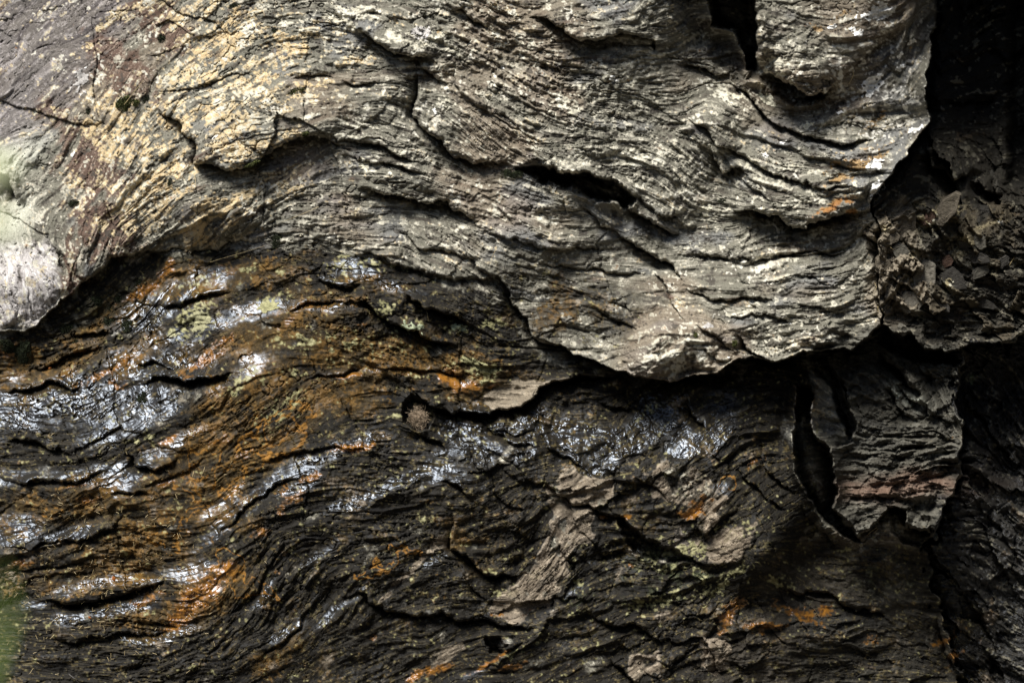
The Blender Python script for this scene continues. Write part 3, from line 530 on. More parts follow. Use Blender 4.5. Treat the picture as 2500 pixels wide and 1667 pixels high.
# cream lichen flecks over the whole dry face
CR = blobs("""700,60,60,20,0,.8 860,40,90,30,-5,.9 960,80,80,24,-20,.95 1060,90,70,22,-25,.8 1330,20,60,14,-10,.4 1090,240,20,16,0,.8 1170,210,20,8,0,.6 1290,110,30,12,0,.7 1270,130,40,20,10,.5 1370,250,60,24,10,.8 1490,190,50,20,15,.8
 1530,190,40,20,10,.9 1420,260,40,14,10,.7 1470,330,60,12,0,.4 1560,385,110,26,0,1.15 1640,400,60,20,0,.9 1410,380,30,24,0,.9 1480,310,40,10,5,.7 910,400,30,16,-10,.9 960,370,40,14,-15,.6 840,340,80,12,-5,.8 760,350,60,14,10,.7 880,310,70,16,-5,.8 900,100,60,10,-10,.6
 1780,230,60,24,-30,1 1800,250,40,18,-40,.9 1700,530,60,14,0,.9 1740,525,40,18,0,.9 1680,470,40,12,0,.8 1990,575,40,10,10,.8 2090,600,40,20,20,.7 1680,600,50,14,0,.7 1600,610,60,10,0,.5 1870,170,30,24,-40,1 1900,200,30,10,-20,.9
 1640,860,80,40,15,1 1700,870,60,24,15,1 1660,830,50,20,20,.9 1800,770,40,12,0,.8 2030,835,30,12,5,1 1830,640,60,14,0,.6 1130,590,20,10,0,.8 1110,560,24,10,0,.9 1000,590,40,8,-20,.4 1680,150,80,30,0,.6 1720,60,40,40,0,.7 1700,80,30,30,0,.7 2080,430,60,16,15,.7 1960,420,110,16,-10,.7 1880,440,90,18,-30,.9 1980,490,90,20,0,.8
 1980,20,60,30,-10,.6 2020,120,80,20,5,.7 1960,150,90,16,-5,.7 2080,120,40,16,30,.6 560,240,120,30,15,.5 780,280,90,20,10,.6 1560,250,60,24,5,.6 1450,600,60,14,0,.35 1850,820,80,10,0,.5 1370,540,60,16,0,.6""")
cr = CR * 1.25 + 0.25 * L2 + 0.25 * n20 + 0.2 * n6 + 0.12 * L3
mix(sstep(cr, 0.80, 1.05) * 0.85, (0.50, 0.475, 0.38))
mix(sstep(cr + 0.15 * n40, 1.15, 1.5) * 0.8, (0.64, 0.615, 0.53))
mix(sstep(n10 + 0.5 * L2 - 0.3 * n40, 1.45, 1.8) * (1 - TLm) * 0.85, (0.50, 0.475, 0.39))
mix(sstep(-n10 - 0.5 * L2 - 0.3 * n40, 1.5, 2.0) * (1 - TLm) * 0.8, (0.06, 0.053, 0.045))
mix(sstep(n20 + 0.4 * n6 - 0.4 * n100, 2.3, 2.5) * 0.8, (0.62, 0.60, 0.52))
mix(blobs("1410,130,14,60,-60,1 1360,160,40,20,40,.9 1300,200,20,50,-40,.7 1480,160,16,50,-50,1 1440,190,30,16,40,.8 1690,150,50,40,20,.7 1850,350,20,16,0,.6 1700,315,16,12,0,1 1480,85,20,10,0,.6 2120,240,30,40,0,.6 2150,160,70,24,25,.7 1120,480,50,14,-15,.7 1700,390,20,20,0,.5 600,20,24,14,20,.8 560,30,14,10,0,.8 370,150,20,10,30,.7 310,430,10,24,60,.8 400,140,16,8,0,.8") * sstep(n10 + 0.6, 0, 1) * 0.75, (0.060, 0.058, 0.062))
# yellow-orange lichen on the nose
OR = blobs("2150,365,40,10,30,.9 2100,385,50,20,20,1 2040,440,40,14,20,1 2020,410,30,14,40,.8 2140,290,30,8,25,.8 2120,310,26,6,25,.8 1990,65,40,20,-10,.5 2050,60,40,20,10,.45 2215,125,20,14,40,.6 2040,505,50,9,22,1.1 2080,517,16,6,20,.9 1490,205,14,9,0,.7 1070,80,20,8,0,.6 2210,260,20,60,60,.3 2070,20,50,14,30,.5 1850,520,30,8,0,.3")
om = sstep(OR + (0.2 * L2 + 0.2 * n10) * sstep(OR, 0.1, 0.4), 0.5, 0.85)
mix(om * 0.75, (0.36, 0.225, 0.09)); mix(sstep(blobs("2040,508,44,8,22,1 2080,518,14,6,20,.9 2000,60,26,12,0,.6") + 0.2 * n10, 0.5, 0.8) * 0.8, (0.26, 0.115, 0.035))
# right recesses and hanging block: shade painted in as darker, browner, dull colour
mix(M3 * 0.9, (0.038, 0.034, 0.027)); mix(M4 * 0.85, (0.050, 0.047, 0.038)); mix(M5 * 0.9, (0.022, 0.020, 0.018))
mix(poly("2260,-100 2480,-100 2470,250 2400,290 2270,260", 30) * 0.7, (0.018, 0.018, 0.018))  # deepest part of the recess: its shade painted near-black
mix(np.clip(M3 + M5, 0, 1) * sstep(n10 + L2, 1.6, 2.6) * 0.7, (0.26, 0.24, 0.18))
RS = poly("2105,565 2160,500 2260,470 2330,480 2480,500 2520,560 2520,790 2420,830 2320,850 2265,845 2230,808 2150,805 2110,740 2125,650", 10)
pt = norm(PL)
mix(sstep(blobs('2150,210,120,200,0,1 2180,430,60,80,0,.8 2000,100,160,100,0,.6') + 0.25 * n20 + 0.22 * n10 + 0.12 * n6, 1.12, 1.3) * M1 * 0.9, (0.62, 0.60, 0.54))
mix(RS * sstep(0.5 * pt + 0.8 * n40 + 0.3 * n10, 0, 2) * 0.8, (0.115, 0.095, 0.065))
mix(poly("2105,565 2200,480 2240,560 2270,640 2270,740 2200,790 2150,805 2110,740 2125,650", 14) * 0.75, (0.24, 0.205, 0.155))
mix(blobs("2260,530,24,24,0,1 2255,540,30,12,0,1 2160,545,10,14,0,1 2240,617,10,14,0,.9 2330,515,30,24,40,.8 2370,590,30,14,0,.8 2310,690,12,18,40,1 2350,625,14,10,0,.9 2410,660,12,10,0,1 2440,545,24,6,20,1 2400,555,20,5,20,.8 2230,690,8,8,0,.8 2290,560,8,6,0,.7 2445,545,14,9,0,1 2180,510,12,8,0,.5") * sstep(n10 + 0.8, 0, 1), (0.42, 0.36, 0.22))
mix(M4 * sstep(L2 + 0.8 * n20, 0.6, 2) * 0.7, (0.13, 0.125, 0.105)); mix(blobs("2180,1190,160,22,0,1 2270,1195,80,20,10,1 2100,1190,60,16,0,.7") * 0.55, (0.20, 0.115, 0.08)); mix(blobs("2180,960,30,10,-40,.9 2210,970,40,14,-30,.9 2380,920,14,10,0,1 2275,1125,10,8,0,.8") * sstep(n10 + 1, 0, 1) * .9, (0.42, 0.44, 0.38))

# wet rock
wetp = poly("-400,818 0,818 51,812 90,797 127,770 145,745 235,664 289,622 344,616 400,625 470,622 564,604 644,610 760,585 900,600 1000,640 1160,700 1235,760 1290,835 1350,870 1440,905 1600,930 1700,925 1800,890 1960,865 1975,950 1940,1060 1955,1180 2010,1270 1960,1330 1900,1400 1760,1560 1700,1760 1500,1900 -400,2200", 34, 1.6)
wetp = sstep(wetp + 0.16 * n40 + 0.12 * n20 + 0.06 * L3, 0.34, 0.66)
wet2 = poly("1200,640 1340,650 1560,700 1600,800 1540,830 1420,880 1290,830 1230,740", 40) * 0.8 * sstep(n40 + 0.5 * n10, -0.6, 0.5)
wet = np.clip(np.maximum(wetp, wet2), 0, 1)
wet = np.maximum(wet, 0.9 * poly("1900,1330 2010,1290 2100,1330 2290,1310 2400,1500 2440,2300 1450,2300 1560,1600 1700,1400", 40))  # damp lower right; shade there is also painted in as wet darkness
dry = poly("1345,1205 1400,1160 1480,1150 1500,1185 1455,1245 1440,1320 1390,1390 1330,1480 1260,1525 1185,1515 1230,1450 1305,1370 1335,1300", 10, 1.6)
dry = np.maximum(dry, poly("1355,1175 1430,1150 1490,1150 1500,1195 1440,1225 1385,1215", 6))
dry = np.maximum(dry, poly("1570,1150 1640,1120 1700,1130 1770,1200 1790,1250 1720,1310 1700,1280 1600,1210", 16, 1.5) * 0.8)
dry = np.maximum(dry, poly("1215,1000 1190,985 1215,950 1275,930 1400,925 1330,945 1300,975 1260,990", 5))
dry = np.maximum(dry, poly("1660,1310 1760,1290 1850,1270 1840,1330 1780,1370 1700,1365 1650,1340", 16) * 0.8)
dry = np.maximum(dry, poly("1700,1560 1770,1555 1790,1620 1750,1645 1705,1620", 7))
dry = np.maximum(dry, poly("1114,1284 1100,1330 1050,1350 1010,1395 960,1440 925,1475 945,1430 1000,1385 1060,1320", 4) * 0.85)
dry = np.maximum(dry, poly("1535,1600 1620,1580 1600,1630 1550,1670 1535,1650", 6) * 0.7)
dry = np.maximum(dry, poly("1040,1600 1120,1560 1130,1580 1080,1625 1050,1640", 6) * 0.6)
dry = sstep(dry + 0.14 * n40 + 0.12 * n20 + 0.08 * L3, 0.4, 0.75)
wet = wet * (1 - dry) * (1 - 0.8 * M1 * (1 - wet2 * 1.25))
lowm = np.clip(1 - M1 - M3 - M4 - M5, 0, 1)
mix(wet, (0.017, 0.0145, 0.0105))
mix(wet * sstep(0.7 * L1b + 0.7 * L2 + 0.3 * n10, 0.4, 2.0) * 0.7, (0.060, 0.049, 0.029))
mix(wet * sstep(n6 + 0.7 * L1b + 0.3 * n40, 1.1, 1.9) * 0.75, (0.115, 0.092, 0.042))
mix(wet * sstep(-L2c - 0.5 * L3, 0.5, 2.2) * 0.7, (0.008, 0.007, 0.006))
# brown iron film
BN = blobs("""700,800,200,90,15,.9 900,860,260,70,-8,1 1100,900,160,60,-12,.9 600,950,180,70,25,.9 500,1080,160,60,25,.9 600,1130,160,60,35,.9 200,1230,260,60,8,.8 400,1300,220,60,12,.8 300,1400,260,60,10,.7 500,1450,120,60,20,1
 600,680,140,40,20,.9 400,690,90,40,30,.8 250,790,120,40,25,.8 120,900,130,40,20,.9 330,870,100,40,20,.8 50,880,60,40,20,1 800,960,160,60,10,.8 420,1500,200,30,5,.7 900,700,120,30,0,.5 300,1190,200,24,10,.7 660,1620,120,30,35,.6 1150,1320,120,60,10,.35 1350,770,80,60,0,.5""")
bn = BN + 0.16 * n40 + 0.10 * L3 + 0.08 * n10
mix(wet * sstep(bn, 0.2, 0.8) * 0.75, (0.074, 0.047, 0.015))
mix(wet * sstep(bn, 0.25, 0.8) * sstep(-n10 - 0.5 * L1b - 0.4 * L2, 0.2, 1.6) * 0.6, (0.018, 0.014, 0.008))
mix(wet * sstep(bn + 0.2 * n20 + 0.16 * n6 + 0.08 * L2, 0.65, 1.1) * 0.65, (0.165, 0.09, 0.022))
# olive-cream lichen on the wet rock
OLV = blobs("""480,780,60,34,35,1 440,815,40,22,30,.7 655,745,26,14,10,1 690,730,18,9,0,.8 610,665,20,9,0,.9 500,690,30,12,0,.8 530,670,20,10,0,.7 680,670,14,6,0,.8 580,930,50,18,45,.8 640,930,20,14,30,.8 720,900,26,12,0,.7 940,760,26,22,0,.8 1005,800,36,20,-10,.8 1120,798,30,14,-5,1
 1150,805,10,7,0,.8 1210,785,24,12,-5,.9 880,840,90,26,0,.6 760,830,60,20,10,.8 860,870,50,16,0,.6 1165,905,60,24,-15,1 1210,905,30,12,-5,.9 1000,930,30,10,0,.7 680,1005,70,26,35,.7 960,1010,20,6,0,.9 360,1065,30,10,20,.9 340,1075,26,8,15,.8 220,620,30,10,20,.6 440,700,30,10,20,.5 700,990,60,20,40,.6 900,650,60,16,0,.6 840,620,30,14,0,.7 850,660,26,12,0,.7 1300,640,40,14,0,.6
 1400,1330,30,14,0,.6 1310,1400,16,30,-30,.9 1345,1370,20,10,40,.8 1245,1450,40,12,0,.8 1380,1380,50,12,30,.7 1420,1420,20,10,-20,.9 1700,1340,110,20,15,1 1780,1310,60,20,25,1 1620,1390,70,12,0,.8 1590,1370,40,10,0,.7 1600,1475,60,12,10,.9 1640,1450,40,12,0,.8 1040,1275,14,6,0,1 1325,1576,16,5,5,1 1250,1600,20,8,20,.9 1410,1490,10,20,40,.8 1670,1660,40,10,0,.6 1800,1390,40,24,20,.8 1740,1420,50,26,20,.7
 430,1200,20,6,15,.5 70,1520,20,4,30,.6 960,1100,50,20,10,.4 1120,1060,40,10,0,.5 1910,1420,24,8,-15,1 1580,1000,30,10,30,.5""")
ol = OLV * 1.05 + 0.2 * n10 + 0.22 * n6 + 0.12 * L2
om2 = sstep(ol, 0.62, 0.95) * np.clip(lowm + wet, 0, 1)
mix(om2 * 0.85, (0.235, 0.225, 0.115)); mix(sstep(ol + 0.15 * n20, 1.05, 1.4) * np.clip(lowm + wet, 0, 1) * 0.7, (0.38, 0.36, 0.21))
mix(blobs("1700,1345,120,30,15,1 1650,1450,60,20,0,.7 1600,1470,60,14,0,.6 2180,1400,100,30,-5,.5 1640,1400,80,20,0,.8 1420,1460,60,20,0,.4") * sstep(n20 + .3 * n6, 0, 1.4) * 0.4, (0.20, 0.23, 0.12))
# dry tan patches in the lower rock
dry = dry * sstep(n40 + 0.6 * n20 + 0.4 * L3, -1.9, -0.4)
mix(dry * 0.85, (0.165, 0.132, 0.096)); mix(dry * sstep(0.8 * L1b + 0.8 * L2 + 0.5 * n10, 0.3, 1.9) * 0.85, (0.37, 0.31, 0.235)); mix(dry * sstep(-L2c - 0.5 * L1 + 0.4 * n20, 0.3, 1.8) * 0.85, (0.045, 0.036, 0.027))
mix(poly("1215,1000 1190,985 1215,950 1275,930 1400,925 1330,945 1300,975 1260,990", 6) * 0.35, (0.22, 0.19, 0.14))
# vivid orange iron crusts, wet
ORG = blobs("""1120,940,44,20,-25,1.25 1090,930,30,14,-20,1.1 1165,948,26,10,-8,1 1210,940,24,6,5,1 850,912,60,7,-4,1.1 750,915,26,5,0,.9 1000,908,60,6,-4,.8 850,1088,40,16,8,1.2 900,1085,24,7,10,.9 960,925,50,6,-5,.5
 495,1450,70,40,25,1.1 440,1500,50,24,30,1.2 545,1400,24,36,70,1.15 520,1430,50,30,40,1 360,1460,60,14,20,.8 1700,1248,30,20,35,1.3 1670,1260,24,10,0,1.2 1715,1225,12,12,60,1 1740,1225,10,18,-30,.9 1475,1257,16,6,5,1 1530,1260,20,7,0,.8 1545,1380,10,6,-30,1
 1770,1510,40,20,60,1 1800,1475,30,14,20,.8 1880,1525,50,16,10,.9 1950,1490,60,16,-25,1 2000,1480,30,16,-20,.9 1850,1520,40,14,10,.8 1060,1640,60,14,25,1 1020,1660,50,14,20,1.1 1190,1615,70,9,25,1.1 1260,1635,50,9,15,1 1300,1495,60,10,20,.5 1200,1510,40,7,5,.7
 410,655,30,14,40,1.1 360,700,50,16,30,1.1 310,725,40,12,20,.9 20,860,40,30,0,1 270,900,90,14,25,.9 200,860,80,8,20,.8 500,880,60,16,20,.9 550,830,60,16,30,.8 290,935,30,12,-30,.9 100,930,40,12,20,.8 450,910,40,12,0,.7 420,1070,50,10,25,.9 210,1220,50,14,0,.9 190,1175,30,7,0,.9 60,1380,50,8,10,.7
 700,1220,50,20,40,.8 690,1200,30,16,30,.8 630,1300,20,16,0,.9 760,1160,40,10,20,.7 670,1400,10,24,70,.5 920,1540,44,8,25,.6 540,1060,60,30,30,.6 600,1120,40,20,30,.7 400,1190,50,6,20,.8 2310,1560,14,60,-60,.7 2340,1600,14,60,-60,.8 1860,1130,50,14,30,.6 540,660,40,8,20,.6 760,750,60,16,10,.6 870,790,60,12,-10,.5 680,800,70,16,20,.6 2120,1560,50,20,0,.55 610,1310,14,8,0,.6 680,1160,20,10,20,.6 470,1300,20,30,60,.4""")
og = ORG * 1.12 + (0.13 * n20 + 0.13 * n6 + 0.10 * L2) * sstep(ORG, 0.05, 0.4)
ogm = sstep(og, 0.55, 0.85)
mix(ogm * 0.85, (0.155, 0.075, 0.018)); mix(sstep(og, 0.88, 1.2) * 0.85, (0.27, 0.118, 0.018))
mix(sstep(og, 0.6, 0.85) * sstep(-n10 - 0.3 * n6, 0.9, 1.8) * 0.8, (0.07, 0.03, 0.012))
# thin orange rings left by drying edges
RING = np.zeros((H, W), np.float32)
for (x, y, rx, ry, a, t) in [(700, 1060, 60, 46, 30, 5), (640, 1130, 34, 18, 30, 4.5), (575, 1180, 40, 14, 30, 5), (465, 1195, 20, 14, 0, 4.5), (500, 1130, 60, 16, 35, 5), (420, 1300, 26, 20, 0, 4), (605, 1435, 22, 30, 70, 4), (655, 1450, 16, 26, 60, 4), (140, 1255, 22, 14, 0, 4), (560, 1160, 50, 20, 25, 4), (1790, 1190, 24, 20, 30, 4), (670, 1045, 90, 30, 35, 4), (900, 1380, 46, 10, 10, 3.5), (960, 1360, 40, 8, 5, 3.5), (545, 1400, 34, 40, 50, 4), (480, 1240, 40, 10, 40, 4)]:
    a = math.radians(a); R = 1.6 * max(rx, ry) + 20
    i0, i1 = np.searchsorted(vs, [y - R, y + R]); j0, j1 = np.searchsorted(us, [x - R, x + R])
    dx = UU[i0:i1, j0:j1] + 2.2 * (WU - UU)[i0:i1, j0:j1] - x; dy = VV[i0:i1, j0:j1] + 2.2 * (WV - VV)[i0:i1, j0:j1] - y
    p = (dx * math.cos(a) - dy * math.sin(a)) / rx; q = (dx * math.sin(a) + dy * math.cos(a)) / ry
    d = np.abs(np.hypot(p, q) - 1) * min(rx, ry)
    RING[i0:i1, j0:j1] = np.maximum(RING[i0:i1, j0:j1], np.exp(-(d / t) ** 2))
mix(sstep(RING + 0.10 * n6 + 0.14 * n20 + 0.1 * n40, 0.62, 0.95) * wet * 0.8, (0.26, 0.125, 0.022))
# dark olive tint at left, below the tan slab
mix(blobs("430,640,60,14,10,.5 240,745,70,30,30,.7 300,720,40,30,30,.5") * 0.5, (0.03, 0.03, 0.012))
rust = ogm

# gloss: how wet each spot is
film = sstep(blur(UPF, 3) + 0.10 * n40 + 0.07 * n20 + 0.05 * L3, 0.20, 0.65)
glz = np.clip(wet * (0.12 + 0.22 * sstep(n40 + 0.5 * L3, 0, 1.8) + 0.75 * film) - om2 * 0.4, 0, 1)
glz = np.maximum(glz, M5 * 0.55)
glz = np.maximum(glz, ogm * lowm * 0.9)

# ------------------------------------------------------------------ mesh building
def unproj(u, v, h):
    k = (D - h) / D
    return np.stack([(u - 1250.0) * S * k, -h, CZ - (v - 833.5) * S * k], -1)
POS = unproj(UU, VV, HM).astype(np.float32)

def new_mat(name):
    m = bpy.data.materials.new(name); m.use_nodes = True
    return m, m.node_tree.nodes, m.node_tree.links, m.node_tree.nodes['Principled BSDF']

def rock_material():
    m, N, Lk, b = new_mat('banded_schist')
    at = N.new('ShaderNodeAttribute'); at.attribute_name = 'albedo'
    aw = N.new('ShaderNodeAttribute'); aw.attribute_name = 'wetness'
    tc = N.new('ShaderNodeTexCoord')
    n1 = N.new('ShaderNodeTexNoise'); n1.inputs['Scale'].default_value = 420; n1.inputs['Detail'].default_value = 3
    n2 = N.new('ShaderNodeTexNoise'); n2.inputs['Scale'].default_value = 150; n2.inputs['Detail'].default_value = 4; n2.inputs['Roughness'].default_value = 0.7
    Lk.new(tc.outputs['Object'], n1.inputs['Vector']); Lk.new(tc.outputs['Object'], n2.inputs['Vector'])
    mr = N.new('ShaderNodeMapRange'); mr.inputs['From Min'].default_value = 0.3; mr.inputs['From Max'].default_value = 0.7; mr.inputs['To Min'].default_value = 0.62; mr.inputs['To Max'].default_value = 1.38
    Lk.new(n1.outputs['Fac'], mr.inputs['Value'])
    mul = N.new('ShaderNodeVectorMath'); mul.operation = 'SCALE'
    Lk.new(at.outputs['Color'], mul.inputs[0]); Lk.new(mr.outputs[0], mul.inputs['Scale'])
    Lk.new(mul.outputs[0], b.inputs['Base Color'])
    rr = N.new('ShaderNodeMapRange'); rr.inputs['To Min'].default_value = 0.88; rr.inputs['To Max'].default_value = 0.27
    Lk.new(aw.outputs['Fac'], rr.inputs['Value'])
    ra = N.new('ShaderNodeMath'); ra.operation = 'MULTIPLY_ADD'; ra.inputs[1].default_value = 0.25
    nm = N.new('ShaderNodeMath'); nm.operation = 'SUBTRACT'; nm.inputs[1].default_value = 0.5
    Lk.new(n2.outputs['Fac'], nm.inputs[0]); Lk.new(nm.outputs[0], ra.inputs[0]); Lk.new(rr.outputs[0], ra.inputs[2])
    Lk.new(ra.outputs[0], b.inputs['Roughness'])
    sp = N.new('ShaderNodeMapRange'); sp.inputs['To Min'].default_value = 0.12; sp.inputs['To Max'].default_value = 0.7
    Lk.new(aw.outputs['Fac'], sp.inputs['Value']); Lk.new(sp.outputs[0], b.inputs['Specular IOR Level'])
    b.inputs['Specular Tint'].default_value = (0.74, 0.84, 1.0, 1)  # sky blue of the glints put into the specular colour
    bp = N.new('ShaderNodeBump'); bp.inputs['Strength'].default_value = 0.6; bp.inputs['Distance'].default_value = 0.0025
    bs = N.new('ShaderNodeMapRange'); bs.inputs['To Min'].default_value = 0.7; bs.inputs['To Max'].default_value = 0.12
    Lk.new(aw.outputs['Fac'], bs.inputs['Value']); Lk.new(bs.outputs[0], bp.inputs['Strength'])
    Lk.new(n2.outputs['Fac'], bp.inputs['Height']); Lk.new(bp.outputs[0], b.inputs['Normal'])
    return m
ROCK = rock_material()

def grid_mesh(name, sel, pos, color, wetn, mat):
    """sel: boolean per grid cell; makes one mesh of the chosen cells"""
    ii, jj = np.nonzero(sel)
    h, w = pos.shape[:2]
    a = ii * w + jj
    quads = np.stack([a, a + w, a + w + 1, a + 1], 1)
    vid, inv = np.unique(quads.ravel(), return_inverse=True)
    me = bpy.data.meshes.new(name)
    n = len(quads)
    me.vertices.add(len(vid)); me.vertices.foreach_set('co', pos.reshape(-1, 3)[vid].astype(np.float32).ravel())
    me.loops.add(n * 4); me.loops.foreach_set('vertex_index', inv.astype(np.int32).ravel())
    me.polygons.add(n); me.polygons.foreach_set('loop_start', np.arange(0, n * 4, 4, dtype=np.int32))
    me.polygons.foreach_set('use_smooth', np.ones(n, bool))
    ca = me.attributes.new('albedo', 'FLOAT_COLOR', 'POINT')
    c4 = np.ones((len(vid), 4), np.float32); c4[:, :3] = color.reshape(-1, 3)[vid]
    ca.data.foreach_set('color', c4.ravel())
    wa = me.attributes.new('wetness', 'FLOAT', 'POINT'); wa.data.foreach_set('value', wetn.ravel()[vid].astype(np.float32))
    me.update(calc_edges=True)
    me.materials.append(mat)
    o = bpy.data.objects.new(name, me); scene.collection.objects.link(o)
    return o

def tag(o, label=None, cat=None, group=None, kind=None):
    if label: o['label'] = label
    if cat: o['category'] = cat
    if group: o['group'] = group
    if kind: o['kind'] = kind
    return o

lab = np.zeros((H, W), np.int8)              # 0 = lower dark wet slab
def paint(k, s, w=1.0): lab[poly(s, 1.0, w) > 0.5] = k
REG = [
 ('rock_slab', 'dark wet layered slab with thin brown streaks across the bottom of the face', 'rock'),
 ('rock_outcrop', 'dry grey banded rock mass arching over the middle of the face', 'rock'),
 ('rock_slab', 'dry tan and brown sloping slab in the upper left corner', 'rock'),
 ('rock_bulge', 'rounded grey bulge with white lichen hanging beside the black recess', 'rock'),
 ('rock_ledge', 'dry grey-brown overhanging ledge below the long black crack, above the wet rock', 'rock'),
 ('rock_ledge', 'glossy wet ledges with rust patches below the tan slab at the left edge', 'rock'),
 ('rock_tongue', 'brown wet rock tongue with olive lichen and an orange crusted edge', 'rock'),
 ('rock_shelf', 'shiny blue-grey wet shelf under the middle overhang', 'rock'),
 ('rock_block', 'square dark grey block hanging between two black slots at the lower right', 'rock'),
 ('rock_wall', 'very dark wall at the back of the deep recess in the upper right corner', 'rock'),
 ('rubble_bank', 'packed brown broken plates filling the crevice right of the big ledge', 'rock'),
 ('rock_wall', 'shadow-dark slanting wet wall along the lower right edge', 'rock'),
 ('rock_step', 'broken lower right steps with rusty patches beneath the hanging block', 'rock'),
]
lab[M1 > 0.5] = 1
m1 = M1 > 0.5
lab[(poly("-600,-600 520,-600 470,60 360,217 372,253 390,278 434,300 463,336 477,362 474,398 440,470 420,520 345,611 200,900 -600,900", 1) > .5) & m1] = 2
lab[(poly("1726,-600 1726,0 1745,55 1795,75 1823,120 1826,168 1780,184 1672,268 1733,336 1733,390 1748,420 1783,502 1852,510 1885,535 1925,553 1968,555 2012,539 2070,521 2120,503 2400,500 2400,-600", 1) > .5) & m1] = 3
lab[(poly("861,448 915,466 998,481 1078,495 1132,420 1262,411 1367,420 1440,417 1487,429 1523,455 1620,500 1783,502 1852,510 1885,535 1925,553 1968,555 2012,539 2070,521 2120,503 2300,503 2300,1000 1000,1000 944,554", 1) > .5) & m1] = 4
low = lab == 0
lab[low & (poly("-600,500 700,500 640,680 560,860 520,1000 400,1150 250,1330 -600,1400", 1) > .5)] = 5
lab[low & (poly("700,590 1400,590 1420,930 1338,940 1299,970 1215,1002 1187,1013 1107,1006 1049,987 998,962 900,1010 700,1110 560,1200 470,1200 420,1130 520,1000 560,860 640,680", 1) > .5)] = 6
lab[low & (poly("985,1045 998,962 1049,987 1107,1006 1187,1013 1215,1002 1338,940 1403,925 1600,915 1980,860 1976,950 1940,1060 1955,1190 1840,1180 1750,1102 1600,1110 1512,1150 1450,1147 1331,1140 1160,1150 1080,1095", 1) > .5)] = 7
lab[low & (poly("1560,1540 1650,1357 1790,1370 1874,1219 1960,1230 2010,1270 2100,1315 2270,1300 2500,1500 2500,2200 1560,2200", 1) > .5)] = 12
lab[M3 > 0.5] = 9
lab[(poly("2105,500 2260,430 2600,500 2600,900 2100,900", 1) > .5) & (M3 > 0.5)] = 10
lab[(M4 > 0.5)] = 8
lab[(M5 > 0.5) & (M3 < .5) & (M1 < .5) & (M4 < .5)] = 11
lab[(M3 > 0.5) & (lab != 10)] = 9
lab[M1 > 0.5] = np.where(np.isin(lab, [1, 2, 3, 4]), lab, 4)[M1 > 0.5]
cell = lab[:-1, :-1]
for k, (nm, lb, ct) in enumerate(REG):
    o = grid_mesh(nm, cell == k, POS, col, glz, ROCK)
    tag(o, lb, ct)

# the cliff goes on beyond the picture on every side, down to the ground
ou = np.arange(-2600, 5100, 13.0); ov = np.arange(-2600, 2300, 13.0)
OU, OV = np.meshgrid(ou, ov)
def mirror(x, n):
    x = np.abs(x) % (2 * n - 2)
    return np.where(x >= n, 2 * n - 2 - x, x)
ci = mirror(np.floor((OV - V0) / STEP).astype(int), H); cj = mirror(np.floor((OU - U0) / STEP).astype(int), W)
bl = blur(HM, 3)
OH = bl[ci, cj]
ex = np.maximum(np.maximum(U0 - OU, OU - U1), 0); ey = np.maximum(np.maximum(V0 - OV, OV - V1), 0)
ed = np.hypot(ex, ey)
def cn(sc):
    return resize(rng.standard_normal((int(4900 / sc) + 2, int(7700 / sc) + 2)), *OU.shape)
OH = OH + sstep(ed, 0, 300) * (0.10 * cn(700) + 0.05 * cn(260) + 0.025 * cn(90))
OH = OH + 0.85 * sstep(np.maximum(V0 - OV, 0), 0, 900) * (0.35 + 0.65 * sstep(OU, 900, 2400))     # unseen lean-out above, shaped to block sky and shade the right
OH = OH + 0.75 * sstep(np.maximum(OU - U1, 0), 0, 900)                                            # unseen right side brought forward to darken the recess
rmin = ((OU > U0 + 24) & (OU < U1 - 30) & (OV > V0 + 24) & (OV < V1 - 30))
OH = np.where(rmin, OH - 0.3, OH)
oc = col[ci, cj]; oc = oc * 0.8 + np.array([0.02, 0.018, 0.015], np.float32)
inner = ((OU >= U0 + 30) & (OU <= U1 - 44) & (OV >= V0 + 30) & (OV <= V1 - 44))[:-1, :-1]
o = grid_mesh('cliff', ~inner, unproj(OU, OV, OH), oc, np.zeros(OU.shape) + 0.1, ROCK)
tag(o, 'dark rock cliff continuing past the picture on every side', None, None, 'structure')

# ground below the face
def simple_mat(name, c, rough=0.9, sc=30, var=0.35, trans=0.0):
    m, N, Lk, b = new_mat(name)
    tc = N.new('ShaderNodeTexCoord'); n = N.new('ShaderNodeTexNoise'); n.inputs['Scale'].default_value = sc; n.inputs['Detail'].default_value = 4
    Lk.new(tc.outputs['Object'], n.inputs['Vector'])
    cr = N.new('ShaderNodeValToRGB')
    cr.color_ramp.elements[0].position = 0.3; cr.color_ramp.elements[1].position = 0.7
    cr.color_ramp.elements[0].color = (*[x * (1 - var) for x in c], 1); cr.color_ramp.elements[1].color = (*[min(1, x * (1 + var)) for x in c], 1)
    Lk.new(n.outputs['Fac'], cr.inputs[0]); Lk.new(cr.outputs[0], b.inputs['Base Color'])
    b.inputs['Roughness'].default_value = rough
    return m
def mesh_obj(name, verts, faces, mat, parent=None, smooth=False):
    me = bpy.data.meshes.new(name); me.from_pydata([tuple(map(float, v)) for v in verts], [], faces); me.update()
    if smooth: me.polygons.foreach_set('use_smooth', [True] * len(faces))
    me.materials.append(mat)
    o = bpy.data.objects.new(name, me); scene.collection.objects.link(o)
    if parent: o.parent = parent
    return o
GM = simple_mat('earth', (0.06, 0.05, 0.035), 0.95, 6)
tag(mesh_obj('ground', [(-60, -80, 0), (60, -80, 0), (60, 4, 0), (-60, 4, 0)], [(0, 1, 2, 3)], GM), 'bare earth at the foot of the rock', None, None, 'structure')

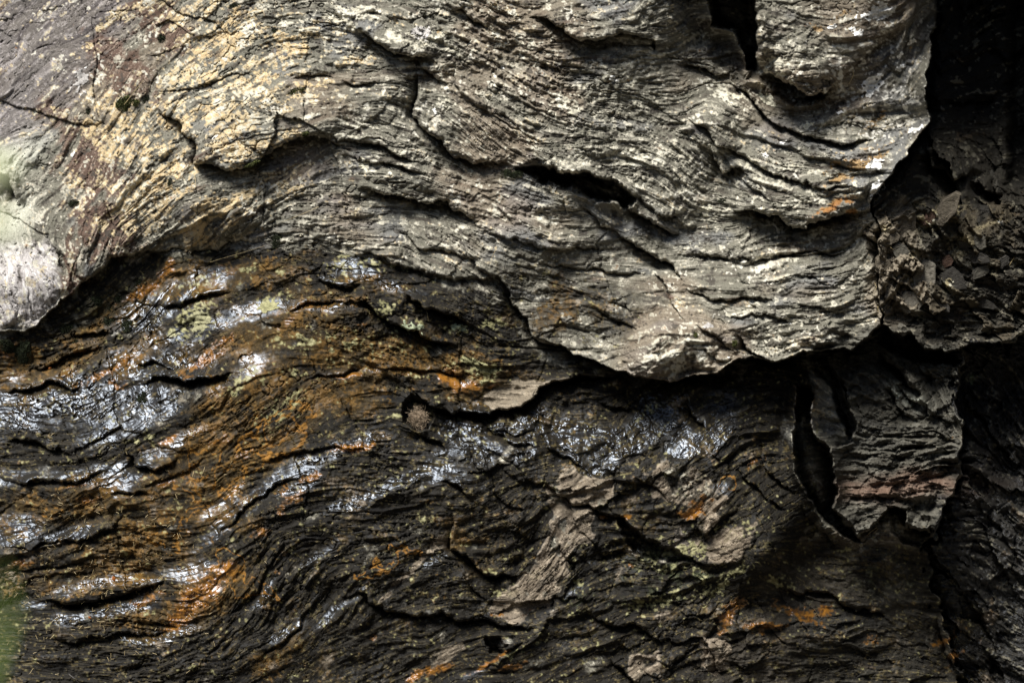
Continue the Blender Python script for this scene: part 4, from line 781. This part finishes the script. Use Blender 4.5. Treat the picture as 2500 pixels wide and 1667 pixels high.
# unseen dark bank added behind the camera to close off the low sky
bv, bf = [], []
NB, NR = 60, 14
for i in range(NB + 1):
    a = math.radians(-115 + 230 * i / NB)                # 0 = straight behind the camera, + = to the right
    for k in range(NR + 1):
        t = k / NR
        top = 4.6 + 7.0 * max(0.0, math.sin(a)) + 0.5 * math.sin(i * 1.3) + 0.3 * math.sin(i * 2.9)
        r = 9.5 + 2.5 * t + 0.4 * math.sin(i * 0.9 + k * 1.7)
        bv.append((r * math.sin(a), -r * math.cos(a) - 1.0, -0.3 + top * t ** 0.8))
for i in range(NB):
    for k in range(NR):
        q = i * (NR + 1) + k; bf.append((q, q + NR + 1, q + NR + 2, q + 1))
tag(mesh_obj('sky_block_bank', bv, bf, simple_mat('sky_block_dark', (0.035, 0.045, 0.02), 0.95, 3, 0.6), None, True), 'unseen dark bank added behind the camera to block low sky', None, None, 'structure')

# ------------------------------------------------------------------ lookups on the finished face
def at(u, v, off=0.0):
    i = int(round((v - V0) / STEP)); j = int(round((u - U0) / STEP))
    h = float(HM[i, j]) + off
    return Vector(unproj(np.float64(u), np.float64(v), h).tolist())
HB = blur(HM, 3)
def nrm(u, v):
    i = int(round((v - V0) / STEP)); j = int(round((u - U0) / STEP))
    p = lambda a, b: Vector(unproj(us[b], vs[a], float(HB[a, b])).tolist())
    n = (p(i, j + 3) - p(i, j - 3)).cross(p(i - 3, j) - p(i + 3, j))
    n.normalize()
    return n if n.y < 0 else -n

# ------------------------------------------------------------------ lichen crusts: thin sheets that follow the rock
def crust(u, v, rx, ry, ang, c, label, seed, name='lichen_patch', thick=0.0016, rag=1.0):
    R = 1.9 * max(rx, ry) + 6
    i0, i1 = np.searchsorted(vs, [v - R, v + R]); j0, j1 = np.searchsorted(us, [u - R, u + R])
    i0, j0 = max(i0, 0), max(j0, 0)
    sl = (slice(i0, i1), slice(j0, j1))
    a = math.radians(ang)
    dx = WU[sl] - u - (WU - UU)[sl].mean(); dy = WV[sl] - v - (WV - VV)[sl].mean()
    p = (dx * math.cos(a) - dy * math.sin(a)) / rx; q = (dx * math.sin(a) + dy * math.cos(a)) / ry
    m = 1.15 - np.hypot(p, q) + rag * (0.22 * n20[sl] + 0.16 * n6[sl] + 0.14 * L2[sl])
    k = m > 0.12
    cell = (k[:-1, :-1] & k[1:, :-1] & k[:-1, 1:] & k[1:, 1:])
    if cell.sum() < 3: return
    hh_ = HM[sl] + thick * np.clip(m * 3, 0.25, 1.0)
    P = unproj(UU[sl], VV[sl], hh_)
    cc = np.array(c, np.float32)[None, None] * (1 + 0.13 * np.clip(n6[sl], -2, 2) + 0.12 * np.clip(L1[sl], -2, 2))[..., None]
    o = grid_mesh(name, cell, P, np.clip(cc, 0.01, 0.85), np.zeros(k.shape, np.float32), ROCK)
    tag(o, label, 'lichen', 'lichen crusts on the rock')
    return o
WHT = (0.74, 0.73, 0.69); CRM = (0.60, 0.57, 0.45); GRY = (0.42, 0.40, 0.38); OLI = (0.27, 0.26, 0.14); GRN = (0.27, 0.30, 0.20)
LICH = [
 (2145, 33, 34, 20, 20, WHT, 'large white lichen crust at the top edge of the rounded bulge'),
 (2033, 65, 20, 7, 8, WHT, 'narrow white lichen crust on the face of the rounded bulge near the top'),
 (2098, 78, 12, 13, 0, WHT, 'white lichen crust beside the groove that crosses the top of the bulge'),
 (2192, 167, 11, 9, 20, WHT, 'compact white lichen spot above the biggest white crust on the bulge'),
 (2198, 136, 6, 11, -10, WHT, 'slim upright white lichen spot below the orange-rimmed one'),
 (2225, 101, 15, 11, 40, WHT, 'white lichen crust with an orange patch under it near the right rim of the bulge'),
 (2130, 210, 30, 25, 30, WHT, 'biggest ragged white lichen crust in the middle of the bulge'),
 (2051, 279, 8, 7, 0, WHT, 'small heart-like white lichen spot above the curved crack of the bulge'),
 (1968, 302, 12, 6, -20, CRM, 'cream lichen spot just above the curved crack of the bulge'),
 (2240, 317, 13, 11, 50, WHT, 'white lichen crust right on the rim beside the black recess'),
 (1914, 347, 9, 4, 0, WHT, 'tiny white lichen fleck under the curved crack'),
 (1869, 378, 7, 4, 0, WHT, 'tiny white lichen fleck at the left of the yellow stains'),
 (2135, 402, 23, 13, 15, WHT, 'white lichen crust beside the yellow stain low on the bulge'),
 (2138, 460, 22, 17, 30, WHT, 'white lichen crust at the lower right corner of the bulge next to a vertical crack'),
 (1874, 244, 24, 11, -35, CRM, 'pale streaky lichen crust in the hollow left of the bulge'),
 (1722, 516, 13, 14, 0, CRM, 'cream lichen crust under the shadowed fold left of the bulge'),
 (1790, 235, 26, 12, -40, CRM, 'broken cream lichen crust on the fold left of the bulge'),
 (1226, 164, 9, 4, 0, WHT, 'small bright white lichen spot in the middle of the grey banded rock'),
 (1062, 273, 6, 6, 0, WHT, 'small round white lichen spot right of the vertical crack'),
 (1501, 190, 14, 6, 10, WHT, 'white lichen crust right of the dark stain in the banded rock'),
 (175, 381, 6, 12, -30, WHT, 'slim white lichen fleck on the brown band of the left slab'),
 (197, 203, 20, 27, -10, GRY, 'large round grey lichen rosette on the grey slab in the upper left'),
 (213, 163, 10, 4, 30, WHT, 'thin white lichen streak above the round grey rosette'),
 (524, 335, 8, 4, 10, WHT, 'white lichen fleck on the tan rock above the brown step'),
 (656, 747, 21, 12, 10, OLI, 'olive cream lichen rosette on the wet brown rock'),
 (1165, 897, 44, 14, -12, OLI, 'wide olive lichen crust above the orange crusted edge'),
 (1121, 799, 22, 10, -5, GRN, 'pale green lichen crust on the dark wet rock in the centre'),
 (1005, 803, 30, 14, -10, GRN, 'scattered pale green lichen crust under the wet step'),
 (1733, 795, 14, 8, 5, GRY, 'grey lichen patch low on the dry grey-brown ledge'),
 (1928, 787, 7, 4, 0, WHT, 'white lichen fleck low on the dry ledge near the right end'),
 (1780, 871, 6, 4, 0, WHT, 'white lichen dot beside the bottom lip of the big overhang'),
 (2377, 922, 12, 10, 20, GRN, 'round grey-green lichen rosette alone on the dark wall'),
 (480, 790, 34, 15, 38, (0.26, 0.25, 0.15), 'large yellowish lichen crust among the glossy wet ledges'),
 (2280, 540, 13, 12, 0, CRM, 'cream lichen patch on the stones in the crevice'),
 (2328, 690, 8, 14, 40, CRM, 'cream lichen patch on the flat dark plate in the crevice'),
 (2445, 545, 10, 7, 0, WHT, 'small white lichen patch at the right end of the crevice'),
 (890, 402, 14, 9, -10, CRM, 'round cream lichen patch on the ledge below the long fold'),
 (1025, 78, 20, 12, 0, GRY, 'pale grey round lichen patch on the upper fold'),
]
for k, (u, v, rx, ry, a, c, lb) in enumerate(LICH):
    crust(u, v, rx, ry, a, c, lb, k)

# ------------------------------------------------------------------ moss cushions: a domed mat with many short shoots
MOSS = simple_mat('moss_green', (0.055, 0.062, 0.012), 0.9, 120, 0.6)
MOSSD = simple_mat('moss_dark', (0.018, 0.024, 0.007), 0.9, 120, 0.6)
def moss(u, v, rx, ry, ang, label, bright=False):
    c = at(u, v); n = nrm(u, v)
    a = math.radians(ang)
    ex = Vector((math.cos(a), 0, math.sin(a))); ey = n.cross(ex).normalized(); ex = ey.cross(n).normalized()
    RX, RY = rx * S, ry * S; RZ = 0.28 * min(RX, RY) + 0.002
    V, F = [], []
    nu, nv = 18, 7
    for i in range(nv + 1):
        t = i / nv * math.pi * 0.55
        for j in range(nu):
            q = 2 * math.pi * j / nu
            k = 0.9 + random.uniform(-.12, .12) + 0.22 * math.sin(3 * q + rx) + 0.12 * math.sin(5 * q + ry)
            V.append(ex * (math.cos(q) * math.sin(t) * RX * k) + ey * (math.sin(q) * math.sin(t) * RY * k) + n * ((math.cos(t)) * RZ * k - 0.002))
    for i in range(nv):
        for j in range(nu):
            F.append((i * nu + j, i * nu + (j + 1) % nu, (i + 1) * nu + (j + 1) % nu, (i + 1) * nu + j))
    cnt = int(min(900, max(120, rx * ry * 3.2)))
    for _ in range(cnt):
        q = random.uniform(0, 2 * math.pi); r = math.sqrt(random.random()) * 1.08
        t = min(r, 1.0) * math.pi * 0.5
        p = ex * (math.cos(q) * r * RX) + ey * (math.sin(q) * r * RY) + n * (math.cos(t) * RZ)
        d = (n + ex * (math.cos(q) * r * 0.9 + random.uniform(-.5, .5)) + ey * (math.sin(q) * r * 0.9 + random.uniform(-.5, .5)) + Vector((0, 0, -0.25))).normalized()
        w = d.cross(Vector((random.uniform(-1, 1), random.uniform(-1, 1), random.uniform(-1, 1)))).normalized() * 0.0009
        L = random.uniform(0.0025, 0.006)
        b0 = len(V)
        V += [p - w, p + w, p + d * L]; F.append((b0, b0 + 1, b0 + 2))
    o = mesh_obj('moss_cushion', V, F, MOSS if bright else MOSSD)
    o.location = c
    tag(o, label, 'moss', 'moss cushions on the rock')
for (u, v, rx, ry, a, lb, br) in [
 (303, 254, 17, 22, 0, 'largest bright green moss cushion in the notch of the tan rock', True),
 (331, 250, 8, 9, 20, 'small moss cushion just right of the largest green one', True),
 (357, 243, 9, 12, 0, 'dark moss cushion at the start of the black crack in the tan rock', False),
 (394, 94, 8, 10, 0, 'dark moss cushion high in the tan lichen area', False),
 (511, 90, 5, 6, 0, 'tiny dark moss tuft among pale lichen at the top', False),
 (670, 75, 6, 7, 0, 'small round moss tuft beside the pale grey patch at the top', False),
 (572, 15, 13, 6, 10, 'flat moss cushion at the top edge of the rock', False),
 (720, 224, 20, 7, 15, 'flat bright green moss strip in the middle of the banded rock', True),
 (745, 327, 7, 12, -25, 'upright green moss tuft below a small overhang of the fold', True),
 (615, 400, 18, 10, 25, 'green moss cushion at the end of the brown step', True),
 (180, 495, 14, 7, 0, 'thin moss fringe on the brown band of the left slab', False),
 (217, 270, 6, 10, 0, 'small moss tuft left of the largest green cushion', False),
 (415, 445, 4, 9, -20, 'slim moss tuft on the right face of the tan slab', False),
 (675, 584, 13, 20, -15, 'dark oval moss cushion where dry rock meets wet rock', False),
 (340, 690, 10, 9, 0, 'dark moss cushion beside the orange stain under the slab', False),
 (235, 735, 13, 13, 0, 'mossy clump in the deep shade under the left slab', False),
 (265, 785, 12, 20, 0, 'tall dark moss cushion hanging under the left slab', False),
 (271, 750, 7, 13, 0, 'narrow moss tuft above the tall dark cushion', False),
 (310, 794, 12, 17, 0, 'rounded dark moss cushion at the left end of the glossy ledge', False),
 (287, 728, 6, 9, 0, 'small moss tuft right of the shaded mossy clump', False),
 (162, 800, 14, 14, 0, 'moss cushion in the shade near the left edge', False),
 (55, 860, 18, 36, -10, 'big shaggy moss hanging below the pale lobe at the left edge', False),
 (18, 845, 14, 22, 10, 'shaggy moss at the very left edge of the picture', False),
 (185, 833, 8, 6, 0, 'tiny moss tuft on the brown wet rock at the left', False),
 (347, 971, 11, 13, 15, 'dark moss cushion alone on the shiny wet ledge', False),
 (1697, 818, 5, 8, 0, 'small moss tuft near the bottom of the dry ledge', True),
 (1793, 838, 7, 8, 0, 'moss tuft beside a dark hollow low on the dry ledge', True),
 (1823, 886, 13, 8, 0, 'moss hanging under the lip of the big overhang', False),
 (1250, 424, 26, 10, 0, 'moss strip at the left end of the long black crack', False),
 (1760, 490, 10, 6, 10, 'moss tuft in the shadowed fold left of the bulge', False),
 (1710, 523, 8, 6, 0, 'moss tuft beside the cream lichen under the fold', False)]:
    moss(u, v, rx, ry, a, lb, br)

# ------------------------------------------------------------------ angular stones wedged in the crevice
def stone_material(name, c):
    m, N, Lk, b = new_mat(name)
    tc = N.new('ShaderNodeTexCoord'); mp = N.new('ShaderNodeMapping'); mp.inputs['Scale'].default_value = (60, 60, 260)
    n = N.new('ShaderNodeTexNoise'); n.inputs['Scale'].default_value = 1; n.inputs['Detail'].default_value = 5; n.inputs['Roughness'].default_value = 0.7
    Lk.new(tc.outputs['Object'], mp.inputs[0]); Lk.new(mp.outputs[0], n.inputs['Vector'])
    cr = N.new('ShaderNodeValToRGB'); cr.color_ramp.elements[0].position = 0.35; cr.color_ramp.elements[1].position = 0.68
    cr.color_ramp.elements[0].color = (*[x * 0.5 for x in c], 1); cr.color_ramp.elements[1].color = (*[x * 1.5 for x in c], 1)
    Lk.new(n.outputs['Fac'], cr.inputs[0]); Lk.new(cr.outputs[0], b.inputs['Base Color'])
    b.inputs['Roughness'].default_value = 0.85
    bp = N.new('ShaderNodeBump'); bp.inputs['Strength'].default_value = 0.8; bp.inputs['Distance'].default_value = 0.004
    Lk.new(n.outputs['Fac'], bp.inputs['Height']); Lk.new(bp.outputs[0], b.inputs['Normal'])
    return m
SM = {'b': stone_material('brown_stone', (0.11, 0.092, 0.066)), 'g': stone_material('grey_stone', (0.09, 0.083, 0.066)), 'd': stone_material('dark_stone', (0.04, 0.036, 0.03)), 'p': stone_material('pale_stone', (0.17, 0.155, 0.125)), 'r': stone_material('rusty_stone', (0.11, 0.065, 0.045))}
import bmesh
from mathutils import noise as mnoise, Matrix
def stone(u, v, rx, ry, ang, kind, label, out=0.02, tilt=(0.15, 0.2)):
    bm = bmesh.new()
    k = random.randint(6, 8); ph = random.uniform(0, 6)
    pts_ = []
    for i in range(k):
        q = ph + 2 * math.pi * (i + random.uniform(-.28, .28)) / k
        r = random.uniform(0.82, 1.12)
        pts_.append((math.cos(q) * rx * S * r, math.sin(q) * ry * S * r))
    T = 0.5 * max(rx, ry) * S + 0.006
    rings = []
    for (sc, yy) in ((0.5, 0.0), (0.93, 0.0), (1.0, T * 0.15), (1.03, T * 1.0), (0.95, T * 1.8)):
        rings.append([bm.verts.new((x * sc, yy + random.uniform(-.08, .08) * T, z * sc)) for x, z in pts_])
    bm.faces.new(rings[0]); bm.faces.new(list(reversed(rings[-1])))
    for a, b in zip(rings, rings[1:]):
        for i in range(k):
            bm.faces.new((a[i], a[(i + 1) % k], b[(i + 1) % k], b[i]))
    bmesh.ops.recalc_face_normals(bm, faces=bm.faces)
    bmesh.ops.triangulate(bm, faces=bm.faces)
    bmesh.ops.subdivide_edges(bm, edges=bm.edges, cuts=3, use_grid_fill=True)
    off = Vector((random.uniform(0, 50),) * 3)
    for w in bm.verts:
        w.co += Vector((mnoise.noise(w.co * 90 + off), mnoise.noise(w.co * 90 + off * 2), mnoise.noise(w.co * 90 + off * 3))) * 0.0018
        w.co += Vector((mnoise.noise(w.co * 300 + off), mnoise.noise(w.co * 300 + off * 2), mnoise.noise(w.co * 300 + off * 3))) * 0.0014
    me = bpy.data.meshes.new('stone'); bm.to_mesh(me); bm.free(); me.materials.append(SM[kind])
    o = bpy.data.objects.new('stone', me); scene.collection.objects.link(o)
    o.location = at(u, v, out * 0.6)
    o.rotation_euler = (random.uniform(-1, 1) * tilt[0] + 0.12, math.radians(-ang), random.uniform(-1, 1) * tilt[1])
    tag(o, label, 'stone', 'angular stones wedged in the crevice')
for t in [
 (2212, 548, 32, 44, 10, 'b', 'large rounded brown stone at the upper left of the crevice', 0.03),
 (2176, 580, 22, 20, -20, 'b', 'brown four-sided stone with a black gap below, left in the crevice', 0.025),
 (2198, 614, 26, 18, -30, 'g', 'grey-brown stone wedged below the black gap', 0.02),
 (2312, 512, 22, 52, -32, 'b', 'long tilted brown slab with a yellowish lower end', 0.05),
 (2257, 680, 28, 50, -20, 'p', 'big pale flat stone standing upright beside the shattered corner', 0.05),
 (2226, 738, 32, 28, 20, 'p', 'pale stone with a bright lower rim at the bottom corner', 0.03),
 (2350, 592, 27, 17, -12, 'g', 'grey stone with a cream spot high in the crevice', 0.03),
 (2391, 590, 17, 22, 10, 'g', 'squarish grey stone right of the cream-spotted one', 0.035),
 (2378, 625, 48, 18, -18, 'd', 'wide dark plate below the two grey stones', 0.02),
 (2313, 641, 15, 17, 0, 'r', 'small reddish brown stone in the dark gap', 0.02),
 (2394, 664, 34, 15, 22, 'g', 'tilted plate with a cream spot at the right of the crevice', 0.03),
 (2326, 684, 38, 28, -30, 'd', 'flat dark plate in the middle of the crevice', 0.02),
 (2398, 738, 40, 13, -22, 'd', 'thin slanting plate low in the crevice', 0.025),
 (2433, 706, 36, 12, -30, 'd', 'thin slanting plate at the right of the crevice', 0.02),
 (2206, 808, 9, 15, 10, 'g', 'small shard hanging over the black cavity', 0.01),
 (2270, 532, 13, 24, -10, 'r', 'narrow rusty stone left of the long tilted slab', 0.02),
 (2380, 797, 32, 16, -20, 'g', 'grey stone at the lower edge of the crevice', 0.02),
 (2356, 872, 14, 19, 0, 'g', 'small pointed stone hanging below the crevice', 0.02),
 (2420, 520, 30, 14, -15, 'd', 'dark stone under the hanging blocks of the recess', 0.02),
 (2160, 650, 16, 26, 30, 'b', 'brown stone against the right end of the dry ledge', 0.015),
 (2450, 640, 22, 13, 40, 'd', 'dark stone near the right border of the crevice', 0.02),
 (2300, 745, 26, 12, -35, 'd', 'dark wedge of stone right of the pale corner stones', 0.02),
 (1385, 1205 + 80, 14, 17, 0, 'g', 'small wedged stone with a rusty top above the black hollow', 0.0),
 (1190, 1560, 9, 24, -25, 'g', 'narrow tilted stone beside the small cavity at the bottom', 0.0)]:
    stone(*t)

# ------------------------------------------------------------------ fibres: dry tuft, grass stems, needles
STRAW = simple_mat('dry_straw', (0.42, 0.33, 0.17), 0.6, 60, 0.3)
FIB = simple_mat('dry_fibre', (0.24, 0.18, 0.12), 0.8, 200, 0.5)
DARKS = simple_mat('dark_stem', (0.02, 0.016, 0.012), 0.6, 60, 0.3)
RUSTL = simple_mat('rusty_leaf', (0.34, 0.11, 0.02), 0.6, 60, 0.3)
def tube(V, F, P, r0, r1, k=4):
    b0 = len(V); n = len(P)
    for i, p in enumerate(P):
        d = (P[min(i + 1, n - 1)] - P[max(i - 1, 0)]).normalized()
        a = d.cross(Vector((0.3, 1, 0.2))).normalized(); b = d.cross(a)
        r = r0 + (r1 - r0) * i / max(1, n - 1)
        for j in range(k):
            q = 2 * math.pi * j / k
            V.append(p + a * (math.cos(q) * r) + b * (math.sin(q) * r))
    for i in range(n - 1):
        for j in range(k):
            F.append((b0 + i * k + j, b0 + i * k + (j + 1) % k, b0 + (i + 1) * k + (j + 1) % k, b0 + (i + 1) * k + j))
# dry tuft sitting in its hollow
c = at(1020, 1020, 0.018); V, F = [], []
for _ in range(1100):
    d = Vector((random.gauss(0.15, 1), random.gauss(-0.4, 0.7), random.gauss(-0.5, 0.9))).normalized()
    L = random.uniform(0.003, 0.010)
    p0 = Vector((random.gauss(0, .011), random.gauss(0, .006), random.gauss(0, .010)))
    sd = Vector((random.gauss(0, .004), 0, random.gauss(0, .004)))
    tube(V, F, [p0, p0 + d * L * 0.5, p0 + d * L + sd], 0.0007, 0.0003, 3)
o = mesh_obj('dry_tuft', V, F, FIB); o.location = c
tag(o, 'round tan tuft of dry fibres stuck in the hollow under the brown tongue', 'dry tuft')
def stem(pp, r, mat, label, lift=0.012, name='grass_stem', group='loose dry grass stems'):
    P = [at(u, v, lift + 0.004 * math.sin(i * 2.1)) for i, (u, v) in enumerate(pp)]
    V, F = [], []
    c = P[0].copy(); tube(V, F, [p - c for p in P], r, r * 0.5, 5)
    o = mesh_obj(name, V, F, mat); o.location = c
    tag(o, label, 'grass', group)
stem([(2082, 172), (2084, 182), (2079, 194), (2072, 206)], .0011, STRAW, 'short curved straw on the dark groove of the rounded bulge')
stem([(2140, 1287), (2128, 1296), (2116, 1307)], .0013, STRAW, 'bright straw lying below the square hanging block')
stem([(2144, 1290), (2134, 1301)], .0009, STRAW, 'shorter straw beside the bright one below the hanging block')
stem([(2476, 628), (2470, 638), (2464, 648)], .0012, STRAW, 'pale straw at the right border near the crevice')
stem([(1213, 602), (1206, 618), (1198, 636)], .0007, STRAW, 'fine straw on the smooth band in the centre')
stem([(1234, 640), (1232, 652), (1229, 664)], .0012, DARKS, 'short dark stem right of the fine straw in the centre')
stem([(1042, 760), (1044, 771), (1046, 784)], .0007, STRAW, 'fine straw over the dark wet rock in the centre')
stem([(303, 256), (322, 232), (338, 212), (352, 194)], .0008, STRAW, 'long thin straw rising from the largest moss cushion')
stem([(778, 505), (745, 520), (715, 532), (688, 543)], .0007, STRAW, 'long thin straw across the fold right of the orange-tan patch')
stem([(513, 640), (560, 626), (605, 613), (646, 600)], .0006, STRAW, 'long thin straw above the wet rock beside the oval moss cushion')
stem([(475, 424), (477, 440), (478, 456)], .0008, STRAW, 'short upright straw below the brown step')
stem([(2145, 735), (2143, 748), (2144, 762)], .0007, STRAW, 'thin pale root hanging at the shattered corner')
stem([(2135, 690), (2140, 700), (2136, 710)], .0007, STRAW, 'short pale root above the shattered corner')
stem([(2405, 735), (2400, 745), (2408, 752)], .0007, STRAW, 'thin straw on the slanting plates of the crevice')
stem([(2170, 440 + 160), (2176, 606), (2186, 612)], .0007, STRAW, 'thin straw across the brown stones of the crevice')
stem([(168, 1645), (182, 1656), (198, 1672)], .0022, DARKS, 'dark twig at the bottom edge near the left corner', .012, 'twig', 'twigs')
stem([(473, 1150), (470, 1162), (466, 1174), (462, 1186)], .0007, STRAW, 'thin straw on the brown wet rock with orange rings')
stem([(500, 1140), (496, 1152), (490, 1164)], .0007, STRAW, 'second thin straw on the brown wet rock with orange rings')
# scattered short needles on the wet rock at the lower left
V, F = [], []
tube(V, F, [Vector((-.5, 0, 0)), Vector((0, .0, .03)), Vector((.5, 0, 0))], .06, .04, 4)
first = mesh_obj('needle', V, F, STRAW)
placed = []
tries = 0
while len(placed) < 290 and tries < 5000:
    tries += 1
    if random.random() < 0.82: u, v = random.triangular(-10, 600, 120), random.triangular(1140, 1664, 1440)
    else: u, v = random.triangular(40, 1000, 300), random.triangular(930, 1640, 1200)
    if v < 1180 - 0.25 * u + 0: pass
    placed.append((u, v))
for i, (u, v) in enumerate(placed):
    o = first if i == 0 else first.copy()
    if i: scene.collection.objects.link(o)
    o.location = at(u, v, 0.005)
    L = random.choice([random.uniform(0.006, 0.010), random.uniform(0.009, 0.016)])
    o.scale = (L, 0.011, 0.011)
    o.rotation_euler = (0, math.radians(random.choice([random.gauss(-20, 40), random.uniform(0, 180)])), random.gauss(0, 0.35))
    tag(o, ['short straw-coloured needle stuck on the dark wet rock at the lower left', 'short straw-coloured needle stuck on the wet rock around the shiny ledges'][v < 1250], 'needle', 'fallen needles scattered on the wet rock')
def small_leaf(u, v, a, L, label):
    V = []; n = 6
    for i in range(n + 1):
        t = i / n; w = 0.32 * math.sin(math.pi * (0.08 + 0.92 * t)) * L
        V += [Vector((t * L, -0.1 * L * math.sin(3 * t), w)), Vector((t * L, -0.1 * L * math.sin(3 * t) + 0.08 * L, 0)), Vector((t * L, -0.1 * L * math.sin(3 * t), -w))]
    F = []
    for i in range(n):
        for j in range(2): F.append((i * 3 + j, i * 3 + 3 + j, i * 3 + 4 + j, i * 3 + 1 + j))
    o = mesh_obj('fallen_leaf', V, F, RUSTL, None, True); o.location = at(u, v, 0.012); o.rotation_euler = (0.3, math.radians(a), 0.2)
    sf = o.modifiers.new('thickness', 'SOLIDIFY'); sf.thickness = 0.0004
    tag(o, label, 'leaf', 'small fallen leaves')
small_leaf(280, 1418, -110, .016, 'small rust-coloured leaf on the glossy ledge at the lower left')
small_leaf(118, 900, -20, .010, 'tiny rust-coloured leaf under the pale lobe at the left')
small_leaf(216, 1504, 40, .010, 'tiny rust-coloured leaf on the shiny streak near the bottom left')

# ------------------------------------------------------------------ out-of-focus leafy plant close to the lens at the left edge
LEAF = simple_mat('leaf_green', (0.15, 0.22, 0.05), 0.6, 60, 0.25)
PALE = simple_mat('leaf_pale', (0.50, 0.54, 0.32), 0.6, 60, 0.15)
def near(u, v, d): return Vector(((u - 1250) * S * d / D, -D + d, CZ - (v - 833.5) * S * d / D))
def blade(parent, P, w, mat, name='leaf', label=None):
    V, F = [], []
    n = len(P)
    for i, p in enumerate(P):
        t = i / (n - 1); d = (P[min(i + 1, n - 1)] - P[max(i - 1, 0)]).normalized()
        s = d.cross(Vector((0, 1, 0))).normalized() * w * (0.04 + 0.96 * math.sin(math.pi * min(1, 0.2 + 0.8 * t)))
        V += [p - s, p + Vector((0, 0.25 * w, 0)), p + s]
    for i in range(n - 1):
        for j in range(2): F.append((i * 3 + j, i * 3 + 1 + j, i * 3 + 4 + j, i * 3 + 3 + j))
    o = mesh_obj(name, V, F, mat, parent, True)
    sf = o.modifiers.new('thickness', 'SOLIDIFY'); sf.thickness = 0.0003
    return o
def plant(base, label, stems, leaves, mat):
    r = bpy.data.objects.new('leafy_plant', None); scene.collection.objects.link(r); r.location = base
    for P in stems:
        V, F = [], []; tube(V, F, [p - base for p in P], 0.002, 0.001, 6); mesh_obj('stem', V, F, mat, r, True)
    for (P, w) in leaves: blade(r, [p - base for p in P], w, mat)
    tag(r, label, 'plant')
d = 0.36
b = Vector((-0.24, -D + d, 0.0))
plant(b, 'blurred pale green leaf close to the lens at the left edge',
      [[b, Vector((-.23, -D + d, .8)), near(-330, 900, d), near(-260, 500, d), near(-230, 300, d)]],
      [([near(-250, 560, d), near(-130, 530, d), near(-20, 540, d), near(45, 570, d)], 0.0050), ([near(-240, 380, d), near(-120, 390, d), near(0, 410, d), near(50, 420, d)], 0.0046), ([near(-250, 600, d), near(-320, 640, d), near(-420, 700, d)], 0.003)], PALE)
d = 0.28; b = Vector((-0.16, -D + d + 0.02, 0.0))
plant(b, 'blurred fresh green leaf close to the lens at the lower left corner',
      [[b, Vector((-.15, -D + d, .8)), near(-200, 2300, d), near(-130, 1900, d)]],
      [([near(-130, 1900, d), near(-70, 1750, d), near(-30, 1620, d), near(15, 1490, d), near(-20, 1370, d)], 0.0014), ([near(-130, 1900, d), near(-230, 1700, d), near(-330, 1550, d)], 0.003)], LEAF)
